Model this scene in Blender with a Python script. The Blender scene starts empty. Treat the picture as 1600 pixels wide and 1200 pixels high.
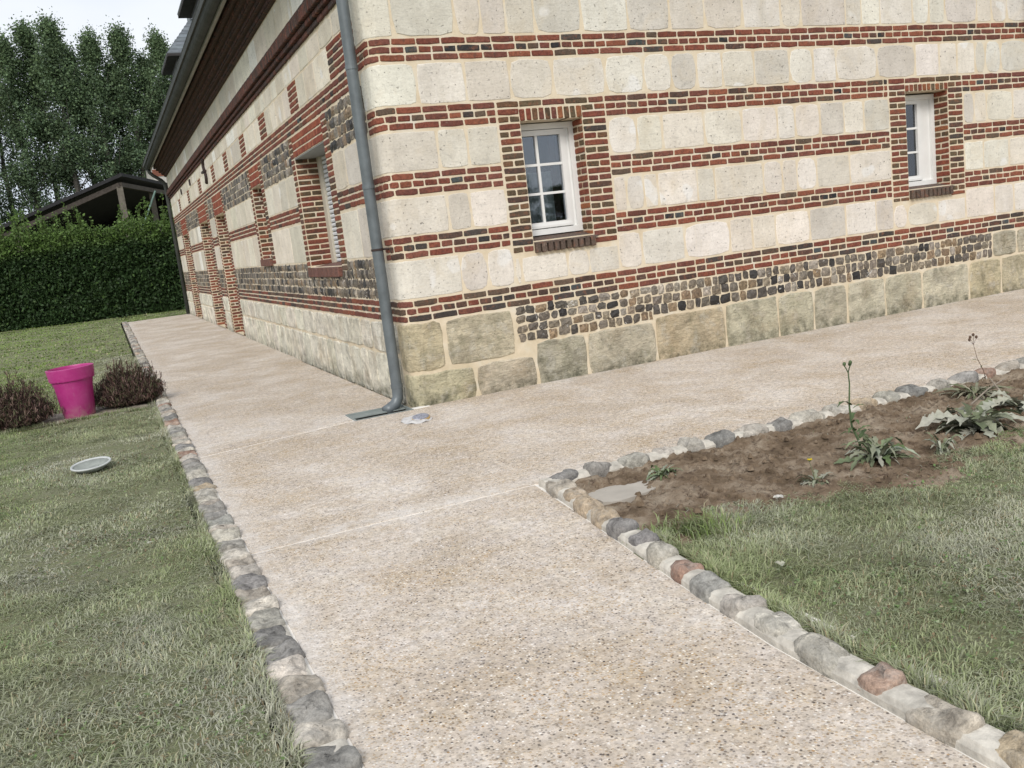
import bpy, math, random
import numpy as np
from mathutils import Vector, Matrix

rnd = random.Random(7)
nr = np.random.default_rng(7)
PI = math.pi
S = bpy.context.scene
COL = S.collection

# ------------------------------------------------------------------ camera
F_PX, YAW, PITCH, ROLL = 1400.97, 0.407794, -0.169748, -0.119126
CAM = Vector((-2.3933, -7.7716, 1.5))
c_f = Vector((math.sin(YAW) * math.cos(PITCH), math.cos(YAW) * math.cos(PITCH), math.sin(PITCH)))
c_r0 = Vector((math.cos(YAW), -math.sin(YAW), 0))
c_u0 = c_r0.cross(c_f)
c_r = math.cos(ROLL) * c_r0 + math.sin(ROLL) * c_u0
c_u = -math.sin(ROLL) * c_r0 + math.cos(ROLL) * c_u0
cd = bpy.data.cameras.new('camera')
cam = bpy.data.objects.new('camera', cd)
COL.objects.link(cam)
cd.sensor_width = 36.0
cd.lens = F_PX / 1600 * 36.0
cd.clip_start = 0.05
cd.clip_end = 2000
mw = Matrix((c_r, c_u, -c_f)).transposed().to_4x4()
mw.translation = CAM
cam.matrix_world = mw
S.camera = cam

# ------------------------------------------------------------------ light
SUN_EL, SUN_AZ = math.radians(37), math.radians(213)   # azimuth clockwise from +Y
w = bpy.data.worlds.new('World')
S.world = w
w.use_nodes = True
nt = w.node_tree
for n in list(nt.nodes):
    nt.nodes.remove(n)
out = nt.nodes.new('ShaderNodeOutputWorld')
sky = nt.nodes.new('ShaderNodeTexSky')
sky.sky_type = 'NISHITA'
sky.sun_disc = False
sky.sun_elevation = SUN_EL
sky.sun_rotation = SUN_AZ
sky.air_density = 1.0
sky.dust_density = 2.0
bg1 = nt.nodes.new('ShaderNodeBackground')
bg1.inputs['Strength'].default_value = 0.12
nt.links.new(sky.outputs[0], bg1.inputs[0])
tc = nt.nodes.new('ShaderNodeTexCoord')
mp = nt.nodes.new('ShaderNodeMapping')
mp.inputs['Scale'].default_value = (1.2, 1.2, 3.2)
nz = nt.nodes.new('ShaderNodeTexNoise')
nz.inputs['Scale'].default_value = 2.2
nz.inputs['Detail'].default_value = 5
nz.inputs['Roughness'].default_value = 0.5
cr = nt.nodes.new('ShaderNodeValToRGB')
cr.color_ramp.elements[0].position = 0.32
cr.color_ramp.elements[0].color = (0.70, 0.76, 0.87, 1)
cr.color_ramp.elements[1].position = 0.66
cr.color_ramp.elements[1].color = (0.90, 0.925, 0.965, 1)
bg2 = nt.nodes.new('ShaderNodeBackground')
bg2.inputs['Strength'].default_value = 0.87
mx = nt.nodes.new('ShaderNodeMixShader')
mx.inputs[0].default_value = 0.93
nt.links.new(tc.outputs['Generated'], mp.inputs[0])
nt.links.new(mp.outputs[0], nz.inputs['Vector'])
nt.links.new(nz.outputs['Fac'], cr.inputs[0])
nt.links.new(cr.outputs[0], bg2.inputs[0])
nt.links.new(bg1.outputs[0], mx.inputs[1])
nt.links.new(bg2.outputs[0], mx.inputs[2])
nt.links.new(mx.outputs[0], out.inputs[0])

sd = bpy.data.lights.new('sun', 'SUN')
sd.energy = 1.8
sd.angle = math.radians(22)
sd.color = (1.0, 0.945, 0.87)
sun = bpy.data.objects.new('sun', sd)
COL.objects.link(sun)
sdir = Vector((math.sin(SUN_AZ) * math.cos(SUN_EL), math.cos(SUN_AZ) * math.cos(SUN_EL), math.sin(SUN_EL)))
sun.rotation_euler = sdir.to_track_quat('Z', 'Y').to_euler()
S.view_settings.view_transform = 'Standard'
S.view_settings.look = 'None'
S.view_settings.gamma = 1
S.view_settings.use_curve_mapping = False
S.view_settings.exposure = 0.36

# ------------------------------------------------------------------ helpers
def proj(P):
    """pixel (1600x1200) and depth of a point; only used to rank pieces by size and to cull grass"""
    d = Vector(P) - CAM
    z = d.dot(c_f)
    if z <= 0.05:
        return None
    return 800 + F_PX * d.dot(c_r) / z, 600 - F_PX * d.dot(c_u) / z, z

def seen(xyz, m=0.25):
    d = xyz - np.array(CAM)
    z = d @ np.array(c_f)
    px = F_PX * (d @ np.array(c_r)) / np.maximum(z, 0.05)
    py = F_PX * (d @ np.array(c_u)) / np.maximum(z, 0.05)
    return (z > 0.3) & (np.abs(px) < 800 * (1 + m)) & (np.abs(py) < 600 * (1 + m))

class MB:
    def __init__(s):
        s.v, s.f, s.c, s.mi = [], [], [], []
    def add(s, verts, faces, tint=(1, 1, 1), mi=0):
        b = len(s.v)
        s.v.extend([tuple(x) for x in verts])
        s.f.extend([tuple(i + b for i in f) for f in faces])
        s.c.extend([tint] * len(verts))
        s.mi.extend([mi] * len(faces))
        return s
    def box(s, x0, x1, y0, y1, z0, z1, tint=(1, 1, 1), mi=0):
        v = [(x0, y0, z0), (x1, y0, z0), (x1, y1, z0), (x0, y1, z0), (x0, y0, z1), (x1, y0, z1), (x1, y1, z1), (x0, y1, z1)]
        f = [(0, 3, 2, 1), (4, 5, 6, 7), (0, 1, 5, 4), (1, 2, 6, 5), (2, 3, 7, 6), (3, 0, 4, 7)]
        return s.add(v, f, tint, mi)
    def prism(s, poly, z0, z1, tint=(1, 1, 1), mi=0):
        n = len(poly)
        v = [(x, y, z0) for x, y in poly] + [(x, y, z1) for x, y in poly]
        f = [tuple(range(n - 1, -1, -1)), tuple(range(n, 2 * n))]
        f += [(i, (i + 1) % n, n + (i + 1) % n, n + i) for i in range(n)]
        return s.add(v, f, tint, mi)
    def bar(s, a, b, r, sides=6, tint=(1, 1, 1), r2=None, mi=0, cap=True):
        a, b = Vector(a), Vector(b)
        d = (b - a).normalized()
        e = d.orthogonal().normalized()
        g = d.cross(e)
        r2 = r if r2 is None else r2
        v = []
        for P, R in ((a, r), (b, r2)):
            for k in range(sides):
                t = 2 * PI * k / sides
                v.append(P + e * math.cos(t) * R + g * math.sin(t) * R)
        f = [(i, (i + 1) % sides, sides + (i + 1) % sides, sides + i) for i in range(sides)]
        if cap:
            f += [tuple(range(sides - 1, -1, -1)), tuple(range(sides, 2 * sides))]
        return s.add(v, f, tint, mi)
    def tube(s, pts, rad, sides=12, tint=(1, 1, 1), cap=True):
        pts = [Vector(p) for p in pts]
        n = len(pts)
        rs = rad if isinstance(rad, (list, tuple)) else [rad] * n
        v = []
        e = None
        for i, P in enumerate(pts):
            d = (pts[min(i + 1, n - 1)] - pts[max(i - 1, 0)]).normalized()
            if e is None:
                e = d.orthogonal().normalized()
            e = (e - d * e.dot(d)).normalized()
            g = d.cross(e)
            for k in range(sides):
                t = 2 * PI * k / sides
                v.append(P + (e * math.cos(t) + g * math.sin(t)) * rs[i])
        f = []
        for i in range(n - 1):
            for k in range(sides):
                a = i * sides + k
                b = i * sides + (k + 1) % sides
                f.append((a, b, b + sides, a + sides))
        if cap:
            f += [tuple(range(sides - 1, -1, -1)), tuple(range((n - 1) * sides, n * sides))]
        return s.add(v, f, tint)
    def lathe(s, prof, n=40, tint=(1, 1, 1), M=None):
        v = []
        for r, z in prof:
            for k in range(n):
                t = 2 * PI * k / n
                p = Vector((r * math.cos(t), r * math.sin(t), z))
                v.append(M @ p if M else p)
        f = []
        for i in range(len(prof) - 1):
            for k in range(n):
                a = i * n + k
                b = i * n + (k + 1) % n
                f.append((a, b, b + n, a + n))
        return s.add(v, f, tint)
    def build(s, name, mat, parent=None, smooth=False):
        return obj(name, s.v, s.f, mat, parent, s.c, smooth, s.mi if any(s.mi) else None)

def obj(name, v, f, mat, parent=None, cols=None, smooth=False, mi=None):
    me = bpy.data.meshes.new(name)
    me.from_pydata(v, [], f)
    if cols is not None:
        a = me.color_attributes.new('tint', 'FLOAT_COLOR', 'POINT')
        arr = np.ones((len(v), 4), dtype=np.float32)
        arr[:, :3] = np.array(cols, dtype=np.float32)
        a.data.foreach_set('color', arr.ravel())
    for m in (mat if isinstance(mat, (list, tuple)) else [mat]):
        me.materials.append(m)
    if mi is not None:
        me.polygons.foreach_set('material_index', mi)
    if smooth:
        me.polygons.foreach_set('use_smooth', [True] * len(me.polygons))
    o = bpy.data.objects.new(name, me)
    COL.objects.link(o)
    if parent:
        o.parent = parent
    return o

def fast_mesh(name, V, T, cols, mat, parent=None, nper=3, smooth=False):
    """V (n,3) T (m,nper) as numpy"""
    me = bpy.data.meshes.new(name)
    me.vertices.add(len(V))
    me.vertices.foreach_set('co', V.astype(np.float32).ravel())
    me.loops.add(T.size)
    me.loops.foreach_set('vertex_index', T.astype(np.int32).ravel())
    me.polygons.add(len(T))
    me.polygons.foreach_set('loop_start', (np.arange(len(T)) * nper).astype(np.int32))
    me.update()
    a = me.color_attributes.new('tint', 'FLOAT_COLOR', 'POINT')
    arr = np.ones((len(V), 4), dtype=np.float32)
    arr[:, :3] = cols
    a.data.foreach_set('color', arr.ravel())
    me.materials.append(mat)
    if smooth:
        me.polygons.foreach_set('use_smooth', [True] * len(me.polygons))
    o = bpy.data.objects.new(name, me)
    COL.objects.link(o)
    if parent:
        o.parent = parent
    return o

def tag(o, label=None, cat=None, group=None, kind=None):
    if label: o['label'] = label
    if cat: o['category'] = cat
    if group: o['group'] = group
    if kind: o['kind'] = kind
    return o

def empty(name, loc, label=None, cat=None, group=None, kind=None):
    o = bpy.data.objects.new(name, None)
    o.empty_display_size = 0.2
    COL.objects.link(o)
    o.location = loc
    return tag(o, label, cat, group, kind)

def rebase(o, root):
    """child meshes are modelled in world coordinates; put them under a root that stands at its base"""
    o.parent = root
    o.matrix_parent_inverse = Matrix.Translation(-Vector(root.location))
    return o

# ------------------------------------------------------------------ materials
class NT:
    def __init__(s, name):
        s.m = bpy.data.materials.new(name)
        s.m.use_nodes = True
        s.t = s.m.node_tree
        s.b = s.t.nodes['Principled BSDF']
        s.geo = s.t.nodes.new('ShaderNodeNewGeometry')
        s.pos = s.geo.outputs['Position']
    def n(s, typ, **kw):
        x = s.t.nodes.new(typ)
        for k, v in kw.items():
            setattr(x, k, v)
        return x
    def l(s, a, b):
        s.t.links.new(a, b)
    def noise(s, scale, detail=4, rough=0.55, vec=None, stretch=None, dist=0):
        x = s.n('ShaderNodeTexNoise')
        x.inputs['Scale'].default_value = scale
        x.inputs['Detail'].default_value = detail
        x.inputs['Roughness'].default_value = rough
        x.inputs['Distortion'].default_value = dist
        v = vec or s.pos
        if stretch:
            m = s.n('ShaderNodeMapping')
            m.inputs['Scale'].default_value = stretch
            s.l(v, m.inputs[0])
            v = m.outputs[0]
        s.l(v, x.inputs['Vector'])
        return x.outputs['Fac']
    def ramp(s, fac, stops):
        x = s.n('ShaderNodeValToRGB')
        e = x.color_ramp.elements
        while len(e) < len(stops):
            e.new(0.5)
        for i, (p, c) in enumerate(stops):
            e[i].position = p
            e[i].color = (*c, 1) if len(c) == 3 else c
        s.l(fac, x.inputs[0])
        return x.outputs[0]
    def mix(s, a, b, fac, mode='MIX'):
        x = s.n('ShaderNodeMix', data_type='RGBA', blend_type=mode)
        for sock, val in ((x.inputs[0], fac), (x.inputs[6], a), (x.inputs[7], b)):
            if isinstance(val, (int, float)):
                sock.default_value = val
            elif isinstance(val, tuple):
                sock.default_value = (*val, 1)
            else:
                s.l(val, sock)
        return x.outputs[2]
    def rng(s, v, a, b, c=0, d=1):
        x = s.n('ShaderNodeMapRange')
        for i, q in enumerate((a, b, c, d)):
            x.inputs[i + 1].default_value = q
        s.l(v, x.inputs[0])
        return x.outputs[0]
    def math(s, op, a, b=0.0):
        x = s.n('ShaderNodeMath', operation=op)
        for sock, val in ((x.inputs[0], a), (x.inputs[1], b)):
            if isinstance(val, (int, float)):
                sock.default_value = val
            else:
                s.l(val, sock)
        return x.outputs[0]
    def attr(s):
        x = s.n('ShaderNodeAttribute', attribute_name='tint')
        return x.outputs['Color']
    def bump(s, h, strength=0.4, dist=0.01, prev=None):
        x = s.n('ShaderNodeBump')
        x.inputs['Strength'].default_value = strength
        x.inputs['Distance'].default_value = dist
        s.l(h, x.inputs['Height'])
        if prev:
            s.l(prev, x.inputs['Normal'])
        s.l(x.outputs[0], s.b.inputs['Normal'])
        return x.outputs[0]
    def z(s):
        x = s.n('ShaderNodeSeparateXYZ')
        s.l(s.pos, x.inputs[0])
        return x.outputs[2]
    def fin(s, color, rough=0.85, spec=0.3):
        if isinstance(color, tuple):
            s.b.inputs['Base Color'].default_value = (*color, 1)
        else:
            s.l(color, s.b.inputs['Base Color'])
        s.b.inputs['Roughness'].default_value = rough
        s.b.inputs['Specular IOR Level'].default_value = spec
        return s.m

def g(v):
    return (v, v, v)

def mat_brick():
    t = NT('fired_brick')
    a = t.attr()
    n1 = t.noise(60, 4, 0.65)
    n2 = t.noise(19, 5, 0.7)
    c = t.mix(a, t.ramp(n1, [(0.3, g(0.62)), (0.7, g(1.3))]), 1.0, 'MULTIPLY')
    c = t.mix(c, (0.07, 0.05, 0.042), t.rng(n2, 0.52, 0.68, 0, 0.55))
    c = t.mix(c, (0.34, 0.13, 0.07), t.rng(t.noise(17, 4, 0.7), 0.53, 0.68, 0, 0.4))
    c = t.mix(c, (0.55, 0.44, 0.36), t.rng(t.noise(35, 5, 0.7), 0.62, 0.74, 0, 0.5))
    t.bump(t.noise(120, 4, 0.7), 0.55, 0.006)
    return t.fin(c, 0.9, 0.2)

def mat_stone():
    t = NT('chalk_stone')
    a = t.attr()
    n1 = t.noise(3.2, 5, 0.6)
    c = t.mix(a, t.ramp(n1, [(0.3, (0.90, 0.885, 0.86)), (0.7, (1.14, 1.135, 1.12))]), 1.0, 'MULTIPLY')
    c = t.mix(c, t.ramp(t.noise(48, 5, 0.75), [(0.35, g(0.92)), (0.62, g(1.06))]), 1.0, 'MULTIPLY')
    # fresh white repair patches with soft edges
    w = t.noise(2.1, 2, 0.4)
    c = t.mix(c, (0.79, 0.785, 0.77), t.rng(w, 0.655, 0.675, 0, 0.6))
    # faint grey streaks and tooling scratches
    st = t.noise(7, 5, 0.7, stretch=(1, 1, 5))
    c = t.mix(c, (0.33, 0.31, 0.28), t.rng(st, 0.53, 0.70, 0, 0.33))
    drip = t.noise(9, 4, 0.6, stretch=(1, 1, 0.15))
    c = t.mix(c, (0.46, 0.42, 0.33), t.rng(drip, 0.52, 0.72, 0, 0.25))
    c = t.mix(c, (0.60, 0.49, 0.33), t.rng(t.noise(2.1, 4, 0.6, dist=1.0), 0.52, 0.72, 0, 0.3))
    c = t.mix(c, (0.40, 0.38, 0.34), t.rng(t.noise(8.5, 7, 0.8, dist=0.8), 0.565, 0.66, 0, 0.5))
    pit = t.noise(38, 3, 0.6)
    c = t.mix(c, (0.13, 0.12, 0.105), t.rng(pit, 0.665, 0.71, 0, 0.8))
    b = t.bump(t.noise(26, 6, 0.75, stretch=(1, 1, 1.8)), 0.5, 0.014)
    t.bump(t.math('SUBTRACT', 1.0, t.rng(pit, 0.63, 0.70)), 0.7, 0.006, b)
    return t.fin(c, 0.92, 0.15)

def mat_plinth():
    t = NT('weathered_plinth_stone')
    a = t.attr()
    n1 = t.noise(4.5, 6, 0.65, dist=0.8)
    c = t.mix(a, t.ramp(n1, [(0.32, g(0.58)), (0.5, g(0.98)), (0.66, g(1.22))]), 1.0, 'MULTIPLY')
    c = t.mix(c, (0.36, 0.25, 0.13), t.rng(t.noise(3.0, 4, 0.6), 0.52, 0.70, 0, 0.45))
    c = t.mix(c, (0.64, 0.61, 0.52), t.rng(t.noise(6.0, 5, 0.7), 0.52, 0.66, 0, 0.6))
    c = t.mix(c, (0.17, 0.175, 0.10), t.rng(t.noise(5.3, 6, 0.8), 0.50, 0.68, 0, 0.45))
    pit = t.noise(45, 5, 0.7)
    c = t.mix(c, (0.06, 0.06, 0.045), t.rng(pit, 0.60, 0.70, 0, 0.75))
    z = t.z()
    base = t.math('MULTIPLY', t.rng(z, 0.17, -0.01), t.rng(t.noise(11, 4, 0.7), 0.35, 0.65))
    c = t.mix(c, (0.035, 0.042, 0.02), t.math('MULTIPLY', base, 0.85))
    b = t.bump(t.noise(14, 7, 0.72, stretch=(1, 1, 2.2), dist=1.2), 1.0, 0.035)
    t.bump(pit, 0.5, 0.008, b)
    return t.fin(c, 0.93, 0.15)

def mat_flint():
    t = NT('knapped_flint')
    a = t.attr()
    n1 = t.noise(22, 5, 0.65, dist=1.5)
    c = t.mix(a, t.ramp(n1, [(0.3, g(0.35)), (0.55, g(1.0)), (0.72, g(1.9))]), 1.0, 'MULTIPLY')
    c = t.mix(c, (0.55, 0.54, 0.52), t.rng(t.noise(13, 3, 0.6, dist=1), 0.66, 0.70, 0, 0.85))
    t.bump(t.noise(30, 3, 0.5, dist=2), 0.8, 0.015)
    t.l(t.rng(n1, 0.3, 0.7, 0.35, 0.75), t.b.inputs['Roughness'])
    m = t.fin(c, 0.5, 0.45)
    t.l(t.rng(n1, 0.3, 0.7, 0.35, 0.75), t.b.inputs['Roughness'])
    return m

def mat_mortar():
    t = NT('lime_mortar')
    n = t.noise(5, 5, 0.6)
    c = t.ramp(n, [(0.3, (0.60, 0.50, 0.355)), (0.52, (0.69, 0.595, 0.45)), (0.7, (0.69, 0.64, 0.54))])
    z = t.z()
    lo = t.math('MULTIPLY', t.rng(z, 0.75, 0.1), t.rng(t.noise(6, 4, 0.7), 0.35, 0.7))
    c = t.mix(c, (0.36, 0.32, 0.19), t.math('MULTIPLY', lo, 0.6))
    t.bump(t.noise(90, 4, 0.7), 0.5, 0.006)
    return t.fin(c, 0.95, 0.1)

def mat_path():
    t = NT('exposed_aggregate')
    patch = t.noise(1.1, 6, 0.72, dist=0.5)          # where the pebbles show and where cement film covers them
    base = t.ramp(patch, [(0.36, (0.47, 0.405, 0.325)), (0.5, (0.56, 0.505, 0.44)), (0.62, (0.65, 0.61, 0.56))])
    def speck(scale, seed, rand=1.0):
        v = t.n('ShaderNodeTexVoronoi')
        v.inputs['Scale'].default_value = scale
        v.inputs['Randomness'].default_value = rand
        m = t.n('ShaderNodeMapping')
        m.inputs['Location'].default_value = (seed, seed * 2, 0)
        t.l(t.pos, m.inputs[0])
        t.l(m.outputs[0], v.inputs['Vector'])
        s_ = t.n('ShaderNodeSeparateColor')
        t.l(v.outputs['Color'], s_.inputs[0])
        return v, s_
    v1, s1 = speck(98, 0.3)
    warm = t.ramp(s1.outputs[0], [(0.0, (0.10, 0.085, 0.07)), (0.08, (0.19, 0.15, 0.115)), (0.16, (0.36, 0.27, 0.175)), (0.42, (0.50, 0.37, 0.22)), (0.6, (0.46, 0.38, 0.28)), (0.8, (0.62, 0.52, 0.38)), (0.95, (0.80, 0.77, 0.70))])
    cool = t.ramp(s1.outputs[0], [(0.0, (0.11, 0.10, 0.10)), (0.12, (0.22, 0.20, 0.185)), (0.3, (0.40, 0.355, 0.31)), (0.6, (0.50, 0.455, 0.41)), (0.85, (0.64, 0.60, 0.55)), (0.97, (0.82, 0.81, 0.79))])
    hue = t.rng(t.noise(3.1, 6, 0.75), 0.42, 0.58)
    peb = t.mix(cool, warm, hue)
    m1 = t.math('MULTIPLY', t.rng(v1.outputs['Distance'], 0.55, 0.38), t.rng(s1.outputs[1], 0.10, 0.16))
    c = t.mix(base, peb, t.math('MULTIPLY', m1, t.rng(patch, 0.40, 0.64, 1.0, 0.42)))
    v2, s2 = speck(56, 4.1)
    peb2 = t.ramp(s2.outputs[0], [(0.0, (0.05, 0.045, 0.045)), (0.34, (0.10, 0.085, 0.075)), (0.5, (0.38, 0.24, 0.12)), (0.78, (0.50, 0.38, 0.24)), (0.9, (0.72, 0.70, 0.65))])
    m2 = t.math('MULTIPLY', t.rng(v2.outputs['Distance'], 0.30, 0.24), t.rng(s2.outputs[1], 0.72, 0.74))
    c = t.mix(c, peb2, t.math('MULTIPLY', m2, 0.9))
    c = t.mix(c, t.ramp(t.noise(26, 5, 0.8), [(0.40, g(0.80)), (0.60, g(1.16))]), 1.0, 'MULTIPLY')
    c = t.mix(c, t.ramp(t.noise(7, 6, 0.8), [(0.4, (1.0, 0.96, 0.90)), (0.62, (1.02, 1.0, 1.0))]), 1.0, 'MULTIPLY')
    # cement bloom: broad clouds, and a film beside the joint and the kerbs
    sp = t.n('ShaderNodeSeparateXYZ')
    t.l(t.pos, sp.inputs[0])
    ad = t.math('ABSOLUTE', t.math('ADD', sp.outputs[1], 3.02))
    strip = t.math('MULTIPLY', t.rng(ad, 0.16, 0.02), t.rng(sp.outputs[0], 0.2, -0.5))
    ed = t.rng(sp.outputs[0], -1.78, -1.95)
    film = t.math('MULTIPLY', t.math('MAXIMUM', strip, ed), t.rng(t.noise(7, 5, 0.7), 0.3, 0.62))
    c = t.mix(c, (0.68, 0.645, 0.60), t.math('MULTIPLY', film, 0.6))
    c = t.mix(c, (0.62, 0.58, 0.54), t.rng(t.noise(0.8, 6, 0.75, dist=0.8), 0.54, 0.68, 0, 0.28))
    c = t.mix(c, (0.33, 0.235, 0.14), t.rng(t.noise(1.9, 8, 0.8), 0.54, 0.72, 0, 0.28))
    b = t.bump(t.math('MULTIPLY', t.math('SUBTRACT', 1.0, v1.outputs['Distance']), m1), 0.45, 0.006)
    t.bump(t.noise(160, 3, 0.7), 0.3, 0.003, b)
    return t.fin(c, 0.9, 0.2)

def mat_attr(name, rough=0.8, spec=0.25, nscale=40, lo=0.75, hi=1.2, bump=0.2, bd=0.005, trans=0.0):
    t = NT(name)
    c = t.mix(t.attr(), t.ramp(t.noise(nscale, 4, 0.65), [(0.3, g(lo)), (0.7, g(hi))]), 1.0, 'MULTIPLY')
    if bump:
        t.bump(t.noise(nscale * 1.7, 4, 0.65), bump, bd)
    m = t.fin(c, rough, spec)
    if trans:
        tr = t.n('ShaderNodeBsdfTranslucent')
        ms = t.n('ShaderNodeMixShader')
        ms.inputs[0].default_value = trans
        t.l(c, tr.inputs[0])
        o = t.t.nodes['Material Output']
        t.l(t.b.outputs[0], ms.inputs[1])
        t.l(tr.outputs[0], ms.inputs[2])
        t.l(ms.outputs[0], o.inputs[0])
    return m

def mat_plain(name, col, rough=0.6, spec=0.3, nscale=8, var=0.15, bump=0.1, metal=0):
    t = NT(name)
    c = t.mix(col, t.ramp(t.noise(nscale, 5, 0.6), [(0.3, g(1 - var)), (0.7, g(1 + var))]), 1.0, 'MULTIPLY')
    if bump:
        t.bump(t.noise(nscale * 6, 4, 0.6), bump, 0.004)
    m = t.fin(c, rough, spec)
    t.b.inputs['Metallic'].default_value = metal
    return m

def mat_kerb():
    t = NT('kerb_stone')
    a = t.attr()
    n = t.noise(16, 6, 0.7, dist=0.5)
    c = t.mix(a, t.ramp(n, [(0.33, g(0.5)), (0.5, g(1.0)), (0.68, g(1.55))]), 1.0, 'MULTIPLY')
    c = t.mix(c, t.ramp(t.noise(90, 4, 0.7), [(0.35, g(0.8)), (0.65, g(1.2))]), 1.0, 'MULTIPLY')
    # cement splashes
    c = t.mix(c, (0.43, 0.415, 0.38), t.rng(t.noise(11, 7, 0.8), 0.45, 0.72, 0, 0.6))
    b = t.bump(t.noise(18, 5, 0.65), 0.8, 0.02)
    t.bump(t.noise(130, 4, 0.7), 0.5, 0.005, b)
    return t.fin(c, 0.88, 0.25)

def mat_glass():
    m = bpy.data.materials.new('window_glass')
    m.use_nodes = True
    t = m.node_tree
    t.nodes.clear()
    o = t.nodes.new('ShaderNodeOutputMaterial')
    tr = t.nodes.new('ShaderNodeBsdfTransparent')
    tr.inputs[0].default_value = (0.80, 0.84, 0.86, 1)
    gl = t.nodes.new('ShaderNodeBsdfGlossy')
    gl.inputs[0].default_value = (0.88, 0.93, 1.0, 1)
    gl.inputs[1].default_value = 0.015
    fr = t.nodes.new('ShaderNodeFresnel')
    fr.inputs[0].default_value = 1.75
    mt = t.nodes.new('ShaderNodeMath')
    mt.operation = 'MULTIPLY'
    mt.inputs[1].default_value = 1.45
    ms = t.nodes.new('ShaderNodeMixShader')
    t.links.new(fr.outputs[0], mt.inputs[0])
    t.links.new(mt.outputs[0], ms.inputs[0])
    t.links.new(tr.outputs[0], ms.inputs[1])
    t.links.new(gl.outputs[0], ms.inputs[2])
    t.links.new(ms.outputs[0], o.inputs[0])
    return m

def mat_lawn():
    t = NT('lawn_soil_and_thatch')
    n = t.noise(0.8, 5, 0.6)
    c = t.ramp(n, [(0.3, (0.19, 0.215, 0.105)), (0.7, (0.25, 0.26, 0.155))])
    c = t.mix(c, (0.27, 0.26, 0.19), t.rng(t.noise(14, 6, 0.75), 0.45, 0.62, 0, 0.7))
    c = t.mix(c, (0.08, 0.08, 0.045), t.rng(t.noise(60, 4, 0.7), 0.5, 0.66, 0, 0.6))
    t.bump(t.noise(70, 5, 0.75), 0.9, 0.02)
    return t.fin(c, 0.95, 0.1)

def mat_soil():
    t = NT('bare_garden_soil')
    n = t.noise(3.5, 6, 0.7)
    c = t.ramp(n, [(0.34, (0.105, 0.075, 0.048)), (0.48, (0.21, 0.155, 0.105)), (0.64, (0.37, 0.305, 0.23))])
    c = t.mix(c, (0.075, 0.05, 0.037), t.rng(t.noise(18, 6, 0.8), 0.52, 0.64, 0, 0.85))
    b = t.bump(t.noise(30, 6, 0.75), 0.9, 0.02)
    t.bump(t.noise(140, 3, 0.7), 0.5, 0.005, b)
    return t.fin(c, 0.93, 0.15)

def mat_pot():
    t = NT('magenta_plastic')
    c = t.mix((0.40, 0.028, 0.19), (0.46, 0.06, 0.24), t.rng(t.noise(4, 4, 0.6), 0.4, 0.65))
    dirt = t.math('MULTIPLY', t.rng(t.z(), 0.16, 0.0), t.rng(t.noise(16, 6, 0.75), 0.38, 0.6))
    c = t.mix(c, (0.36, 0.27, 0.22), t.math('MULTIPLY', dirt, 0.7))
    c = t.mix(c, (0.50, 0.25, 0.36), t.rng(t.noise(30, 6, 0.8, stretch=(1, 1, 0.3)), 0.60, 0.72, 0, 0.5))
    t.bump(t.noise(60, 3, 0.6), 0.08, 0.003)
    return t.fin(c, 0.42, 0.45)

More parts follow.
